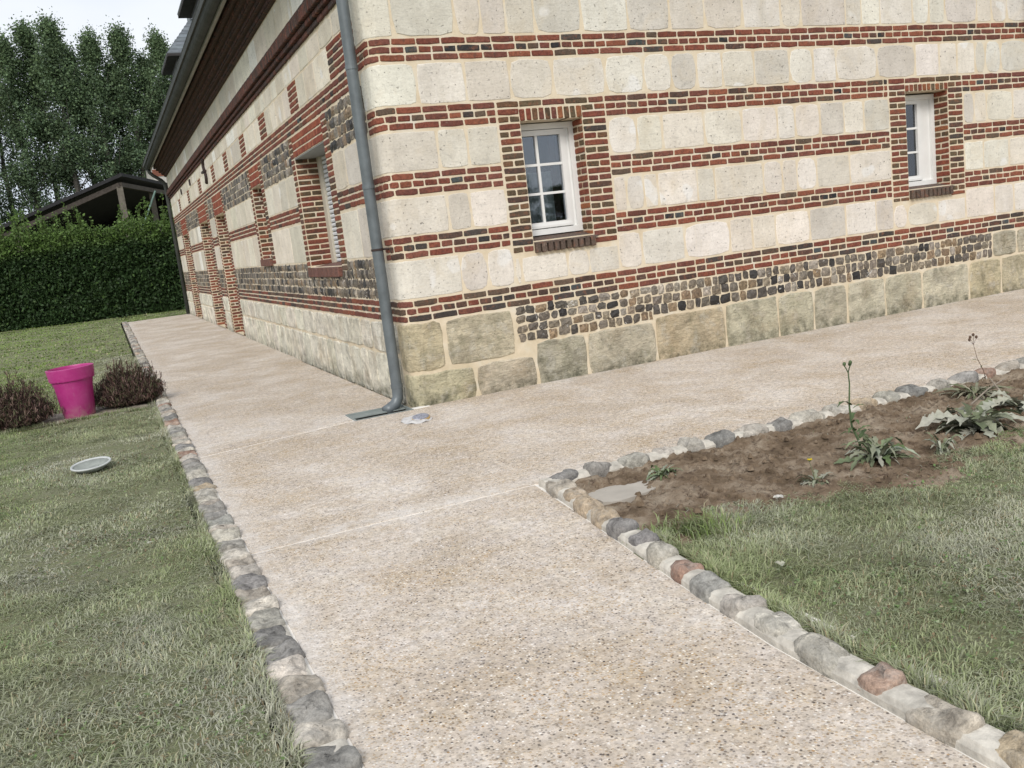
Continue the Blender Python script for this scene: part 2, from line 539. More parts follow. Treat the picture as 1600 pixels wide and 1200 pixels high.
M = dict(
    brick=mat_brick(), stone=mat_stone(), plinth=mat_plinth(), flint=mat_flint(), mortar=mat_mortar(),
    path=mat_path(), kerb=mat_kerb(), glass=mat_glass(), lawn=mat_lawn(), soil=mat_soil(),
    joint=mat_plain('cement_joint', (0.78, 0.75, 0.70), 0.9, 0.1, 12, 0.12, 0.2),
    kerbmortar=mat_plain('kerb_mortar', (0.52, 0.49, 0.43), 0.92, 0.1, 14, 0.35, 0.8),
    grass=mat_attr('grass_blades', 0.7, 0.2, 25, 0.8, 1.2, 0, trans=0.25),
    leaf=mat_attr('leaves', 0.6, 0.3, 6, 0.75, 1.25, 0, trans=0.3),
    dusty=mat_attr('dusty_leaves', 0.85, 0.15, 30, 0.75, 1.2, 0.3),
    twig=mat_attr('twigs', 0.85, 0.15, 20, 0.7, 1.2, 0),
    bark=mat_attr('bark', 0.9, 0.1, 12, 0.6, 1.3, 0.6, 0.02),
    white=mat_plain('white_window_paint', (0.76, 0.76, 0.745), 0.35, 0.4, 5, 0.04, 0.02),
    cream=mat_plain('cream_guide_rail', (0.55, 0.51, 0.42), 0.5, 0.3, 6, 0.1, 0.02),
    shutter=mat_plain('white_shutter_plastic', (0.66, 0.68, 0.70), 0.4, 0.4, 9, 0.06, 0.02),
    board=mat_plain('grey_lintel_board', (0.30, 0.31, 0.30), 0.8, 0.2, 10, 0.1, 0.1),
    zinc=mat_plain('grey_zinc_pipe', (0.135, 0.155, 0.165), 0.45, 0.5, 7, 0.2, 0.05, 0.25),
    gutter=mat_plain('weathered_zinc_gutter', (0.055, 0.06, 0.056), 0.75, 0.2, 5, 0.25, 0.1),
    trim=mat_plain('grey_eaves_board', (0.30, 0.29, 0.26), 0.7, 0.2, 5, 0.15, 0.1),
    slate=mat_attr('roof_slate', 0.5, 0.45, 9, 0.75, 1.25, 0.3),
    dark=mat_plain('dark_interior', (0.03, 0.028, 0.026), 0.9, 0.1, 4, 0.3, 0),
    curtain=mat_plain('brown_curtain', (0.09, 0.045, 0.038), 0.9, 0.1, 12, 0.3, 0.2),
    voile=mat_plain('pale_net_curtain', (0.5, 0.5, 0.48), 0.9, 0.1, 10, 0.3, 0.2),
    iron=mat_plain('wrought_iron', (0.045, 0.03, 0.027), 0.7, 0.3, 12, 0.3, 0.3),
    pot=mat_pot(),
    wood=mat_attr('old_grey_timber', 0.85, 0.15, 7, 0.7, 1.25, 0.4, 0.01),
    bag=mat_plain('dusty_translucent_plastic', (0.52, 0.51, 0.50), 0.45, 0.4, 30, 0.12, 0.5),
    capblue=mat_plain('blue_grey_cap', (0.27, 0.28, 0.33), 0.5, 0.4, 60, 0.6, 0.5),
    ochre=mat_plain('ochre_rim', (0.42, 0.29, 0.13), 0.7, 0.2, 20, 0.3, 0.2),
    dish=mat_plain('dusty_grey_dish', (0.26, 0.28, 0.26), 0.75, 0.2, 12, 0.25, 0.2),
    rim=mat_plain('pale_grey_rim', (0.48, 0.50, 0.49), 0.6, 0.3, 12, 0.15, 0.1),
    render=mat_plain('pale_wall_render', (0.47, 0.455, 0.42), 0.9, 0.1, 2, 0.12, 0.2),
    bedsoil=mat_plain('dusty_bed_soil', (0.30, 0.265, 0.22), 0.9, 0.1, 14, 0.35, 0.6),
    slurry=mat_plain('dried_cement_slurry', (0.40, 0.37, 0.325), 0.75, 0.25, 5, 0.14, 0.15),
    drain=mat_plain('grey_drain_plastic', (0.24, 0.27, 0.26), 0.55, 0.3, 10, 0.12, 0.05),
)

# ================================================================== SETTING
GZ = -0.02
mb = MB()
mb.add([(-400, -200, -0.14), (400, -200, -0.14), (400, 600, -0.14), (-400, 600, -0.14)], [(0, 1, 2, 3)])
tag(mb.build('terrain', M['lawn']), kind='structure')

def grid_ground(name, x0, x1, y0, y1, step, zf, mat):
    nx = max(2, int((x1 - x0) / step)); ny = max(2, int((y1 - y0) / step))
    xs = np.linspace(x0, x1, nx + 1); ys = np.linspace(y0, y1, ny + 1)
    X, Y = np.meshgrid(xs, ys)
    Z = zf(X, Y)
    V = np.stack([X.ravel(), Y.ravel(), Z.ravel()], 1)
    i = np.arange(nx); j = np.arange(ny)
    I, J = np.meshgrid(i, j)
    a = (J * (nx + 1) + I).ravel()
    T = np.stack([a, a + 1, a + nx + 2, a + nx + 1], 1)
    o = fast_mesh(name, V, T, np.ones((len(V), 3)), mat, nper=4, smooth=True)
    return tag(o, kind='structure')

def wob(X, Y, k=1.0, ph=0.0):
    return (np.sin(X * 3.1 * k + ph) * np.cos(Y * 2.7 * k + 1.3 + ph) + 0.6 * np.sin(X * 7.3 * k + Y * 5.1 * k + ph) + 0.35 * np.sin(X * 15.7 * k - Y * 13.1 * k + 2 * ph)) / 1.95

grid_ground('lawn', -14, -2.16, -9.5, 34, 0.2, lambda X, Y: 0.0 + 0.012 * wob(X, Y), M['lawn'])

def fnoise(x, y, s, seed):
    a = np.zeros_like(x)
    r2 = np.random.default_rng(seed)
    for k in range(7):
        f_ = s * (1.0 + 0.55 * k)
        th = r2.uniform(0, 2 * PI)
        a += np.sin((x * math.cos(th) + y * math.sin(th)) * f_ + r2.uniform(0, 6.28)) / (1 + 0.35 * k)
    return a / 3.0

def bed_edge(x):      # line between bare soil and right-hand lawn
    return -4.28 - 0.07 * x + 0.10 * np.sin(x * 3.3 + 0.5) + 0.05 * np.sin(x * 9.1)
grid_ground('lawn', -0.52, 12, -9.5, -4.1, 0.15, lambda X, Y: -0.005 + 0.012 * wob(X, Y) - 0.06 * np.clip((Y - bed_edge(X)) / 0.2, 0, 1), M['lawn'])
def soil_z(X, Y):
    z = 0.010 + 0.022 * wob(X, Y, 1.4) + 0.018 * wob(X, Y, 4.2, 2.0) + 0.014 * wob(X, Y, 9.5, 4.0) + 0.010 * np.maximum(0, fnoise(X.ravel(), Y.ravel(), 30, 7).reshape(X.shape)) + nr.normal(0, 0.005, X.shape)
    z = z - 0.06 * np.exp(-(((X - 0.02) / 0.30) ** 2 + ((Y + 3.55) / 0.2) ** 2))
    z = z - 0.06 * np.clip((bed_edge(X) - 0.1 - Y) / 0.15, 0, 1)
    z = z - 0.12 * (X < -0.225 - 0.11 * np.clip((-3.1 - Y) / 1.3, 0, 1.2))
    return z
grid_ground('soil_bed', -0.42, 9.5, -4.95, -3.17, 0.026, soil_z, M['soil'])
# far ground behind hedge and house
grid_ground('lawn', -14, 0.6, 23.98, 27, 0.3, lambda X, Y: -0.008 + 0.01 * wob(X, Y), M['lawn'])

mb = MB()
pud = []
for k in range(26):
    t = 2 * PI * k / 26
    r = 1 + 0.13 * math.sin(3 * t + 1) + 0.08 * math.sin(5 * t)
    pud.append((0.04 + 0.24 * r * math.cos(t), -3.53 + 0.13 * r * math.sin(t)))
mb.prism(pud, -0.06, -0.013)
tag(mb.build('puddle', M['slurry']), kind='structure')
# dusty bed strip under the pot between the two heathers
grid_ground('soil_bed', -4.2, -2.2, 3.02, 3.95, 0.06, lambda X, Y: 0.006 + 0.012 * wob(X, Y, 3.0), M['bedsoil'])

# ---- path: base sheet for the white joints, slabs on top
path = empty('path', (-1, 0, 0), kind='structure')
def slab(poly, z=0.0):
    # inset a little so that the joint shows
    return rebase(MB().prism(poly, -0.12, z).build('slab', M['path']), path)
def kerb_x(y):       # path side of the right-hand kerb
    pts = [(-3.1, -0.29), (-3.7, -0.36), (-4.46, -0.45), (-5.02, -0.51), (-5.45, -0.55), (-6.3, -0.56), (-9.5, -0.58)]
    for (ya, xa), (yb, xb) in zip(pts, pts[1:]):
        if y >= yb:
            u = (y - ya) / (yb - ya)
            return xa + (xb - xa) * max(0, min(1, u))
    return -0.58
LX = -1.95
J = 0.011
def j1(x):           # joint by the drain
    return -0.29 + (x + 1.95) * 0.205
mb = MB()
mb.prism([(LX - 0.02, -9.5), (-0.3, -9.5), (-0.27, -3.12), (14, -3.12), (14, 0.02), (-0.05, 0.02), (-0.05, -0.06), (-0.60, -0.06), (-0.60, 0.33), (-0.05, 0.33), (-0.05, 24.0), (LX - 0.02, 24.0)], -0.13, -0.0045)
j = mb.build('joint', M['joint'])
rebase(j, path)
ry = [-3.07 + J, -3.7, -4.46, -5.02, -5.45, -6.3, -9.5]
slab([(LX, -9.5), (kerb_x(-9.5), -9.5)] + [(kerb_x(y), y) for y in reversed(ry[1:-1])] + [(-0.30, -3.07 - J), (LX, -3.07 - J)])
slab([(LX, -3.07 + J), (-0.29, -3.07 + J), (-0.24, -3.1), (13, -3.1), (13, 0.0), (-0.03, 0.0), (-0.05, -0.055), (-0.60, -0.055 + 0.0), (-0.60, j1(-0.6) - 0.02), (LX, j1(LX) - 0.02)])
slab([(LX, j1(LX) + 0.016), (-0.612, j1(-0.612) + 0.016), (-0.612, 0.342), (-0.04, 0.342), (-0.04, 5.2 - J), (LX, 5.1 - J)])
for a, b in ((5.2, 10.6), (10.6, 16.2), (16.2, 23.95)):
    slab([(LX, a - 0.1 + J), (0.02, a + J), (0.02, b - J), (LX, b - 0.1 - J if b < 23 else b)])

# ================================================================== HOUSE
R = 0.12
def wmap(s, z, d):
    if s >= R:
        return (s, -d, z)
    if s <= -R:
        return (-d, -s, z)
    a = (s + R) / (2 * R) * PI / 2
    return (R - (R + d) * math.cos(a), R - (R + d) * math.sin(a), z)

house = empty('house', (4, 10, 0), 'long low slate roofed house of pale stone banded with red brick and dark flint', 'house')
L_END = 23.6
pieces = []

def piece(kind, s0, s1, z0, z1, d=0.008, bev=0.006, rnd_c=0.006, jit=0.003, tint=(1, 1, 1), nx=3, nz=3, mp=wmap, mat=None, back=0.03, bulge=0.0, fj=0.0):
    wd, ht = s1 - s0, z1 - z0
    if wd < 0.015 or ht < 0.015:
        return
    bu, bv = min(0.35, bev / wd), min(0.35, bev / ht)
    us = [0, bu] + [bu + (1 - 2 * bu) * i / (nx - 2) for i in range(1, nx - 2)] + [1 - bu, 1]
    vs = [0, bv] + [bv + (1 - 2 * bv) * i / (nz - 2) for i in range(1, nz - 2)] + [1 - bv, 1]
    if mp is wmap and s0 < R and s1 > -R:
        arc = [(-R + 2 * R * i / 10 - s0) / wd for i in range(11)]
        keep = [u for u in us if not (0.0 < u < 1.0 and s0 + u * wd > -R and s0 + u * wd < R)]
        us = sorted(set(round(u, 5) for u in keep + [u for u in arc if bu * 1.2 < u < 1 - bu * 1.2]))
    nx, nz = len(us) - 1, len(vs) - 1
    verts, idx = [], {}
    ph = [rnd.uniform(0, 6.28) for _ in range(4)]
    outw = {}
    for jz, v in enumerate(vs):
        for ix, u in enumerate(us):
            s = s0 + u * wd
            z = z0 + v * ht
            eb = ix in (0, nx) or jz in (0, nz)
            # rounding of corners
            cx = (1 if ix <= 1 else -1 if ix >= nx - 1 else 0)
            cz = (1 if jz <= 1 else -1 if jz >= nz - 1 else 0)
            if cx and cz:
                k = 1.0 if (ix in (0, nx) and jz in (0, nz)) else 0.45
                s += cx * rnd_c * k
                z += cz * rnd_c * k
            s += rnd.uniform(-jit, jit) * (1 if eb else 0.5)
            z += (rnd.uniform(-jit, jit) * 0.6 + 0.6 * jit * math.sin(ph[0] + s * 23)) * (1 if eb else 0.5)
            dd = d - (bev * 0.8 if eb else 0) + (0 if eb else rnd.uniform(-fj, fj))
            if bulge:
                dd += bulge * (1 - (2 * u - 1) ** 2) * (1 - (2 * v - 1) ** 2)
            idx[ix, jz] = len(verts)
            verts.append(mp(s, z, dd))
            if eb:
                outw[ix, jz] = (s, z)
    faces = []
    for jz in range(nz):
        for ix in range(nx):
            faces.append((idx[ix, jz], idx[ix + 1, jz], idx[ix + 1, jz + 1], idx[ix, jz + 1]))
    ring = [(i, 0) for i in range(nx)] + [(nx, k) for k in range(nz)] + [(i, nz) for i in range(nx, 0, -1)] + [(0, k) for k in range(nz, 0, -1)]
    rb = []
    for q in ring:
        s, z = outw[q]
        rb.append(len(verts))
        verts.append(mp(s, z, d - back))
    n = len(ring)
    for i in range(n):
        a, b = idx[ring[i]], idx[ring[(i + 1) % n]]
        faces.append((b, a, rb[i], rb[(i + 1) % n]))
    # size in the picture
    P = [proj(mp(s0 + wd * a, z0 + ht * b, d)) for a, b in ((0, 0), (1, 0), (1, 1), (0, 1))]
    score = 0
    if all(P):
        cx = sum(q[0] for q in P) / 4; cy = sum(q[1] for q in P) / 4
        if -30 < cx < 1630 and -30 < cy < 1230:
            w_ = math.dist(P[0][:2], P[1][:2]); h_ = math.dist(P[1][:2], P[2][:2])
            score = min(w_, 60) * min(h_, 60) if min(w_, h_) > 4 else min(w_, h_) * 0.5
    pieces.append((kind, score, verts, faces, tint, mat or kind))

def jitc(c, k=0.15):
    f = 1 + rnd.uniform(-k, k)
    return tuple(max(0.005, x * f * (1 + rnd.uniform(-0.018, 0.018))) for x in c)

REDS = [(0.21, 0.070, 0.046), (0.18, 0.060, 0.042), (0.24, 0.085, 0.052), (0.155, 0.060, 0.046), (0.19, 0.075, 0.055)]
DARKS = [(0.085, 0.055, 0.045), (0.105, 0.062, 0.048), (0.065, 0.055, 0.050), (0.12, 0.085, 0.062)]
GLAZE = [(0.032, 0.034, 0.036), (0.045, 0.044, 0.044), (0.07, 0.08, 0.082)]
OLIVE = [(0.115, 0.085, 0.052), (0.10, 0.072, 0.045), (0.15, 0.085, 0.05)]
ORANGE = [(0.27, 0.105, 0.05), (0.23, 0.075, 0.045), (0.20, 0.06, 0.04)]
def bt(style):
    r = rnd.random()
    if style == 'str':
        return jitc(rnd.choice(REDS) if r < 0.86 else rnd.choice(DARKS))
    if style == 'head':
        return jitc(rnd.choice(REDS) if r < 0.74 else rnd.choice(GLAZE) if r < 0.84 else rnd.choice(DARKS))
    if style == 'low':
        return jitc(rnd.choice(DARKS) if r < 0.5 else rnd.choice(REDS))
    if style == 'lowhead':
        return jitc(rnd.choice(DARKS) if r < 0.45 else rnd.choice(GLAZE) if r < 0.6 else rnd.choice(REDS))
    if style == 'olive':
        return jitc(rnd.choice(OLIVE) if r < 0.75 else rnd.choice(REDS))
    if style == 'orange':
        return jitc(rnd.choice(ORANGE))
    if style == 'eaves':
        return jitc(rnd.choice([(0.055, 0.032, 0.028), (0.07, 0.036, 0.03), (0.04, 0.03, 0.028)]), 0.2)  # near-black brown: shade under the eaves painted into the corbel bricks
    if style == 'dark_brown':
        return jitc(rnd.choice([(0.085, 0.048, 0.040), (0.11, 0.05, 0.040), (0.065, 0.045, 0.040)]), 0.2)  # darker brown bricks for the string course
    return jitc(rnd.choice(REDS))

BH = 0.0525
def course(s0, s1, zt, unit, style, mp=wmap, h=BH, ends=True):
    """one brick course from s0 to s1, top at zt"""
    s = s0
    first = True
    while s < s1 - 0.03:
        u = unit * rnd.uniform(0.95, 1.05)
        if first and rnd.random() < 0.5:
            u *= 0.6
        elif rnd.random() < 0.05:
            u = unit * (0.55 if unit > 0.15 else 1.9)
        first = False
        e = min(s + u, s1)
        if s1 - e < 0.05:
            e = s1
        nx = 3 if e - s < 0.16 else 4
        far = mp is wmap and e < -6
        if mp is wmap and s < R and e > -R:
            nx = 8
        if far:
            nx = 3
        piece('brick', s, e - 0.012, zt - h, zt, tint=bt(style), nx=nx, nz=3, mp=mp, jit=0.0035, rnd_c=0.005, bev=0.006)
        s = e

def band(ztop, segs, low=False):
    for k in range(3):
        zt = ztop - k * 0.0675
        for a, b in segs:
            if k == 1:
                course(a, b, zt, 0.122, 'lowhead' if low else 'head')
            else:
                course(a, b, zt, 0.242, 'low' if low else 'str')

STONES = [(0.68, 0.635, 0.57), (0.71, 0.67, 0.60), (0.645, 0.60, 0.53), (0.70, 0.665, 0.61), (0.61, 0.57, 0.505), (0.58, 0.545, 0.495)]
def stone_row(xs, z0, z1, kind='pale', gap=0.02):
    for a, b in zip(xs, xs[1:]):
        wrap = a < R and b > -R
        nx = 12 if wrap else 6
        if kind == 'pale':
            rc = rnd.choice([0.008, 0.012, 0.02, 0.05, 0.035]) if a > -1.9 else 0.008
            tn = jitc(rnd.choice(STONES), 0.06) if rnd.random() > 0.05 else (0.78, 0.775, 0.76)
            if a < -1.5:
                tn = tuple(c * k for c, k in zip(tn, (1.03, 1.02, 0.97)))
            piece('stone', a + gap / 2, b - gap / 2 * rnd.uniform(0.4, 1.4), z0 + 0.008, z1 - 0.012, d=0.003 + rnd.uniform(0, 0.003), bev=0.006, rnd_c=rc, jit=0.004,
                  tint=tn, nx=nx, nz=5, fj=0.0015)
        else:
            tn = jitc(rnd.choice([(0.56, 0.50, 0.355), (0.59, 0.51, 0.35), (0.52, 0.48, 0.365), (0.62, 0.56, 0.43)]), 0.1)
            if a < -0.3:
                tn = jitc((0.80, 0.76, 0.64), 0.08)
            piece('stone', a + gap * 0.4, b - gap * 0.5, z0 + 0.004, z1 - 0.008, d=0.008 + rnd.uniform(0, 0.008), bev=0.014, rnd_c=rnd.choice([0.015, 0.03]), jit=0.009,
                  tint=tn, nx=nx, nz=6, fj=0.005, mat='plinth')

def split(a, b, lo, hi):
    xs = [a]
    while xs[-1] < b - lo * 1.3:
        xs.append(xs[-1] + rnd.uniform(lo, hi))
    if b - xs[-1] < lo * 0.6 and len(xs) > 1:
        xs.pop()
    xs.append(b)
    return xs

FL = [(0.17, 0.145, 0.115), (0.09, 0.078, 0.066), (0.25, 0.205, 0.15), (0.19, 0.16, 0.125), (0.035, 0.032, 0.03), (0.24, 0.17, 0.105), (0.33, 0.29, 0.24), (0.13, 0.11, 0.088)]
def flint_row(s0, s1, z0, z1, lo=0.075, hi=0.15, left=False):
    s = s0
    while s < s1 - 0.04:
        e = min(s + rnd.uniform(lo, hi), s1)
        if s1 - e < 0.04:
            e = s1
        z_a, z_b = z0 + rnd.uniform(-0.008, 0.006), z1 - rnd.uniform(-0.003, 0.007)
        far = s < -6
        piece('flint', s + 0.001, e - 0.006 - rnd.random() * 0.006, z_a, z_b, d=0.005, bev=0.007, rnd_c=rnd.uniform(0.002, 0.012), jit=0.004 if far else 0.011, tint=jitc(rnd.choice(FL), 0.25),
              nx=4, nz=4 if not far else 3, bulge=0.012, fj=0.006)
        s = e

# openings (s0, s1, z0, z1, depth)
OP_R = [(1.36, 2.02, 1.365, 2.475), (6.25, 6.93, 1.41, 2.51)]
OP_L = [(2.05, 3.68, 1.325, 2.67), (6.37, 7.28, 1.50, 2.62), (11.15, 12.6, 0.0, 2.51), (14.2, 15.9, 0.0, 2.53), (19.7, 21.2, 0.0, 2.46)]
SUR_R = [(1.14, 2.28), (6.0, 7.165)]
SUR_L = [(1.79, 3.86), (6.12, 7.45), (10.88, 12.72), (13.75, 16.05), (19.3, 21.6)]

def cut(a, b, holes):
    segs = [(a, b)]
    for h0, h1 in holes:
        n = []
        for p, q in segs:
            if h1 <= p or h0 >= q:
                n.append((p, q))
            else:
                if h0 > p: n.append((p, h0))
                if h1 < q: n.append((h1, q))
        segs = n
    return segs
HL = [(-b, -a) for a, b in SUR_L]
X_END = 13.0

# --- brick bands
band(3.235, [(-0.40, X_END)])
band(3.135, [(-L_END, -0.75)])
band(2.657, [(-0.30, 1.13)])
band(2.657, cut(2.29, 5.99, []) + [(7.175, X_END)])
for (a, b) in SUR_R:     # first course runs over the lintels
    course(a, b, 2.657, 0.242, 'olive')
band(2.092, cut(-L_END, 1.13, [(-b, -a) for a, b in SUR_L]) + [(2.29, 5.99), (7.175, X_END)])
band(1.538, [(-0.30, 1.13), (2.29, 5.99), (7.175, X_END)])
band(0.968, cut(-L_END, X_END, HL[2:]), low=True)
band(3.93, [(-0.4, X_END)])

# --- pale stone rows, front wall (joints read off the photograph)
def rowf(xs): return xs
stone_row([-0.42, 0.24, 0.83, 1.08, 1.33, 1.62, 2.12, 2.63, 3.12, 3.54, 4.02, 4.51, 4.79, 5.41, 5.64, 5.92, 6.41, 6.67, 6.93, 7.45, 7.7, 7.97] + split(8.4, X_END, 0.3, 0.55), 3.245, 3.73)
stone_row([-0.36, 0.40, 0.86, 1.3, 1.75, 2.32, 2.76, 3.08, 3.39, 3.71, 4.12, 4.59, 4.92, 5.24, 5.84, 6.43, 6.81, 7.1, 7.4, 7.58, 7.84] + split(8.3, X_END, 0.3, 0.55), 2.667, 3.035)
stone_row([-0.60, 0.52, 0.81, 1.13], 2.10, 2.458)
stone_row([2.29, 2.62, 2.92, 3.43, 3.91, 4.38, 4.62, 4.97, 5.31, 5.61, 5.99], 2.10, 2.458)
stone_row([7.175, 7.36, 7.57, 8.04] + split(8.4, X_END, 0.3, 0.55), 2.10, 2.458)
stone_row([-0.60, 0.54, 0.76, 1.13], 1.545, 1.89)
stone_row([2.29, 2.44, 2.64, 2.81, 3.29, 3.51, 4.14, 4.4, 4.6, 4.88, 5.36, 5.99], 1.545, 1.89)
stone_row([7.175, 7.5] + split(7.95, X_END, 0.3, 0.55), 1.545, 1.89)
stone_row([-0.55, 0.59, 0.86, 1.13], 0.98, 1.34)
stone_row([1.13, 1.21, 1.70, 1.94, 2.28], 0.98, 1.236)
stone_row([2.28, 2.56, 3.08, 3.65, 3.95, 4.26, 4.74, 5.26, 5.72, 5.99], 0.98, 1.34)
stone_row([5.99, 6.21, 6.70, 7.17], 0.98, 1.25)
stone_row([7.17, 7.67, 8.02] + split(8.4, X_END, 0.3, 0.55), 0.98, 1.34)
# --- plinth, front
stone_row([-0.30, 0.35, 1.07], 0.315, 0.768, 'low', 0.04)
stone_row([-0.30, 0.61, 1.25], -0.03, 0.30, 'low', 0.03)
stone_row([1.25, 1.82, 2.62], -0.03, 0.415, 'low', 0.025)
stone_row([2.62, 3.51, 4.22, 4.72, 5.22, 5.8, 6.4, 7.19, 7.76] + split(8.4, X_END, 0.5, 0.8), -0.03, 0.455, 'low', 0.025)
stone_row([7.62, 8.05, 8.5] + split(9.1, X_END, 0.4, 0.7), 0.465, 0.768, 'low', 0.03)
for k, (za, zb) in enumerate([(0.69, 0.768), (0.605, 0.685), (0.52, 0.60), (0.425, 0.515)]):
    flint_row(1.09, 2.62, za, zb, 0.08, 0.145)
for za, zb in [(0.675, 0.768), (0.575, 0.67), (0.47, 0.57)]:
    flint_row(2.62, 7.61, za, zb, 0.075, 0.145)

# --- side wall (negative s)
def srow(a, b, z0, z1, holes, kind='pale', lo=0.32, hi=0.62):
    for p, q in cut(a, b, holes):
        if q - p > 0.08:
            stone_row(split(p, q, lo, hi), z0, z1, kind, 0.018)
TABS = [(0.35, 1.38), (2.97, 3.46), (5.2, 5.72), (7.2, 7.72), (9.42, 9.94), (11.5, 12.0), (14.25, 14.8), (17.25, 17.8), (20.2, 20.75)]
HT = [(-b, -a) for a, b in TABS]
srow(-L_END, -0.42, 3.49, 3.715, [])
for p, q in cut(-L_END, -0.42, HT):
    stone_row(split(p, q, 0.35, 0.7), 3.145, 3.49)
for a, b in TABS:
    for k in range(5):
        course(-b, -a, 3.485 - k * 0.0675, 0.235 if k % 2 else 0.36, 'orange' if k == 0 else 'str')
srow(-L_END, -0.60, 2.10, 2.50, HL, lo=0.45, hi=0.85)
stone_row([-0.75, -0.38], 2.667, 3.02)
srow(-L_END, -0.60, 1.385, 1.885, HL, lo=0.45, hi=0.85)
for i in range(4):
    z1 = 2.93 - i * 0.107
    for p, q in cut(-L_END, -0.34, HL):
        flint_row(p, q, z1 - 0.102, z1, 0.09, 0.17)
for i in range(4):
    z1 = 1.38 - i * 0.101
    hs = [(-3.86, -1.79)] if z1 - 0.1 > 1.19 else []
    for p, q in cut(-L_END, -0.50, hs + ([(-7.28, -6.37)] if z1 - 0.05 > 1.33 else []) + HL[2:]):
        flint_row(p, q, z1 - 0.097, z1, 0.06, 0.13)
srow(-L_END, -0.30, 0.455, 0.768, HL[2:], 'low', 0.4, 0.8)
srow(-L_END, -0.30, -0.03, 0.445, HL[2:], 'low', 0.28, 0.55)

# --- surrounds and reveals
def jamb(s0, s1, ztop, zbot, mp=wmap, fl=0, style=None):
    k = fl
    z = ztop
    while z > zbot + 0.03:
        h = min(BH, z - zbot)
        if k % 2 == 0:
            piece('brick', s0, s1 - 0.0, z - h, z, tint=bt('str' if style is None else style), nx=4, nz=3, mp=mp)
        else:
            m_ = s0 + (s1 - s0) * rnd.uniform(0.44, 0.56)
            piece('brick', s0, m_ - 0.006, z - h, z, tint=bt('olive'), nx=3, nz=3, mp=mp)
            piece('brick', m_ + 0.006, s1, z - h, z, tint=bt('olive' if rnd.random() < 0.8 else 'str'), nx=3, nz=3, mp=mp)
        z -= 0.0665
        k += 1
DEP = 0.22
for (a, b, z0, z1), (o0, o1) in zip(OP_R, SUR_R):
    zb = z0 - 0.125
    jamb(o0, a - 0.004, 2.589, zb)
    jamb(b + 0.004, o1, 2.589, zb, fl=1)
    jamb(-DEP, -0.005, z1 - 0.01, z0 - 0.01, mp=lambda s, z, d, X=b: (X - d, -s, z), fl=0, style='orange')
    jamb(0.005, DEP, z1 - 0.01, z0 - 0.01, mp=lambda s, z, d, X=a: (X + d, s, z), fl=1, style='orange')
    # soldier lintel and sill of bricks on edge
    n = 10 if a < 3 else 10
    stp = (b - a + 0.01) / n
    for i in range(n):
        q = a - 0.005 + i * stp
        piece('brick', q + 0.005, q + stp - 0.006, z1, 2.586, d=0.010, tint=bt('olive' if rnd.random() < 0.5 else 'orange'), nx=3, nz=3, back=0.2)
        piece('brick', q + 0.005, q + stp - 0.006, z0 - 0.115, z0 + 0.001 - 0.012, d=0.045, tint=jitc((0.115, 0.085, 0.068)), nx=3, nz=3, back=0.25, rnd_c=0.008)
for i, ((a, b, z0, z1), (o0, o1)) in enumerate(zip(OP_L, SUR_L)):
    zt = 2.925
    zb = z0 - 0.125 if z0 > 0.3 else 0.0
    D_ = 0.30 if i == 0 else 0.22
    jamb(-a + 0.004, -o0, zt, zb)
    jamb(-o1, -b - 0.004, zt, zb, fl=1)
    # far reveal faces the camera
    jamb(0.005, D_, z1 - 0.01, z0 - 0.01, mp=lambda s, z, d, Y=b: (s, Y - d, z), fl=1)
    jamb(-D_, -0.005, z1 - 0.01, z0 - 0.01, mp=lambda s, z, d, Y=a: (-s, Y + d, z), fl=0)
    n = int((b - a) / 0.066)
    stp = (b - a) / n
    nr_ = 3
    hh = (2.93 - z1) / nr_
    for r_ in range(nr_):
        for k in range(n):
            q = -b + k * stp
            piece('brick', q + 0.004, q + stp - 0.004, z1 + r_ * hh + 0.003, z1 + (r_ + 1) * hh - 0.008, d=0.008, tint=jitc(rnd.choice([(0.26, 0.075, 0.045), (0.22, 0.06, 0.04), (0.29, 0.10, 0.06)])), nx=3, nz=3, back=0.04)
    if z0 > 0.3:
        n = int((b - a) / 0.075)
        stp = (b - a) / n
        for k in range(n):
            q = -b + k * stp
            piece('brick', q + 0.004, q + stp - 0.004, z0 - 0.12, z0 - 0.008, d=0.05, tint=jitc((0.16, 0.085, 0.07)), nx=3, nz=3, back=0.2)
# projecting string course of bricks on the side wall, second course laid sawtooth
course(-L_END, -0.10, 4.035, 0.242, 'dark_brown', mp=lambda s, z, d: wmap(s, z, d + 0.05))
s = -L_END
while s < -0.10:
    piece('brick', s, s + 0.062, 3.855, 3.97, d=0.10, tint=bt('dark_brown'), nx=3, nz=3, back=0.12)
    s += 0.078
s = -L_END
while s < -0.10:
    piece('brick', s, s + 0.11, 3.795, 3.848, d=0.06, tint=bt('dark_brown'), nx=3, nz=3, back=0.08)
    s += 0.122
course(-L_END, -0.10, 3.785, 0.242, 'dark_brown', mp=lambda s, z, d: wmap(s, z, d + 0.02))
# frieze stones
stone_row(split(-L_END, -0.42, 0.4, 0.8), 4.05, 4.44, 'pale', 0.012)
stone_row([-0.42] + split(0.4, X_END, 0.35, 0.6), 3.95, 4.44)
# corbelled brick eaves, five courses stepping out
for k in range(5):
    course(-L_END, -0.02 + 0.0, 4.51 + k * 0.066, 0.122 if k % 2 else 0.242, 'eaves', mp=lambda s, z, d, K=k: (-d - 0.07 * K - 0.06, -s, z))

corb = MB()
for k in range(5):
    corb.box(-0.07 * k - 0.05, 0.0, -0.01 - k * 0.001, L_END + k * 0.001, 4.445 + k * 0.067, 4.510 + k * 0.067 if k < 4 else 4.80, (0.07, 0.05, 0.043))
rebase(corb.build('corbel', M['brick']), house)
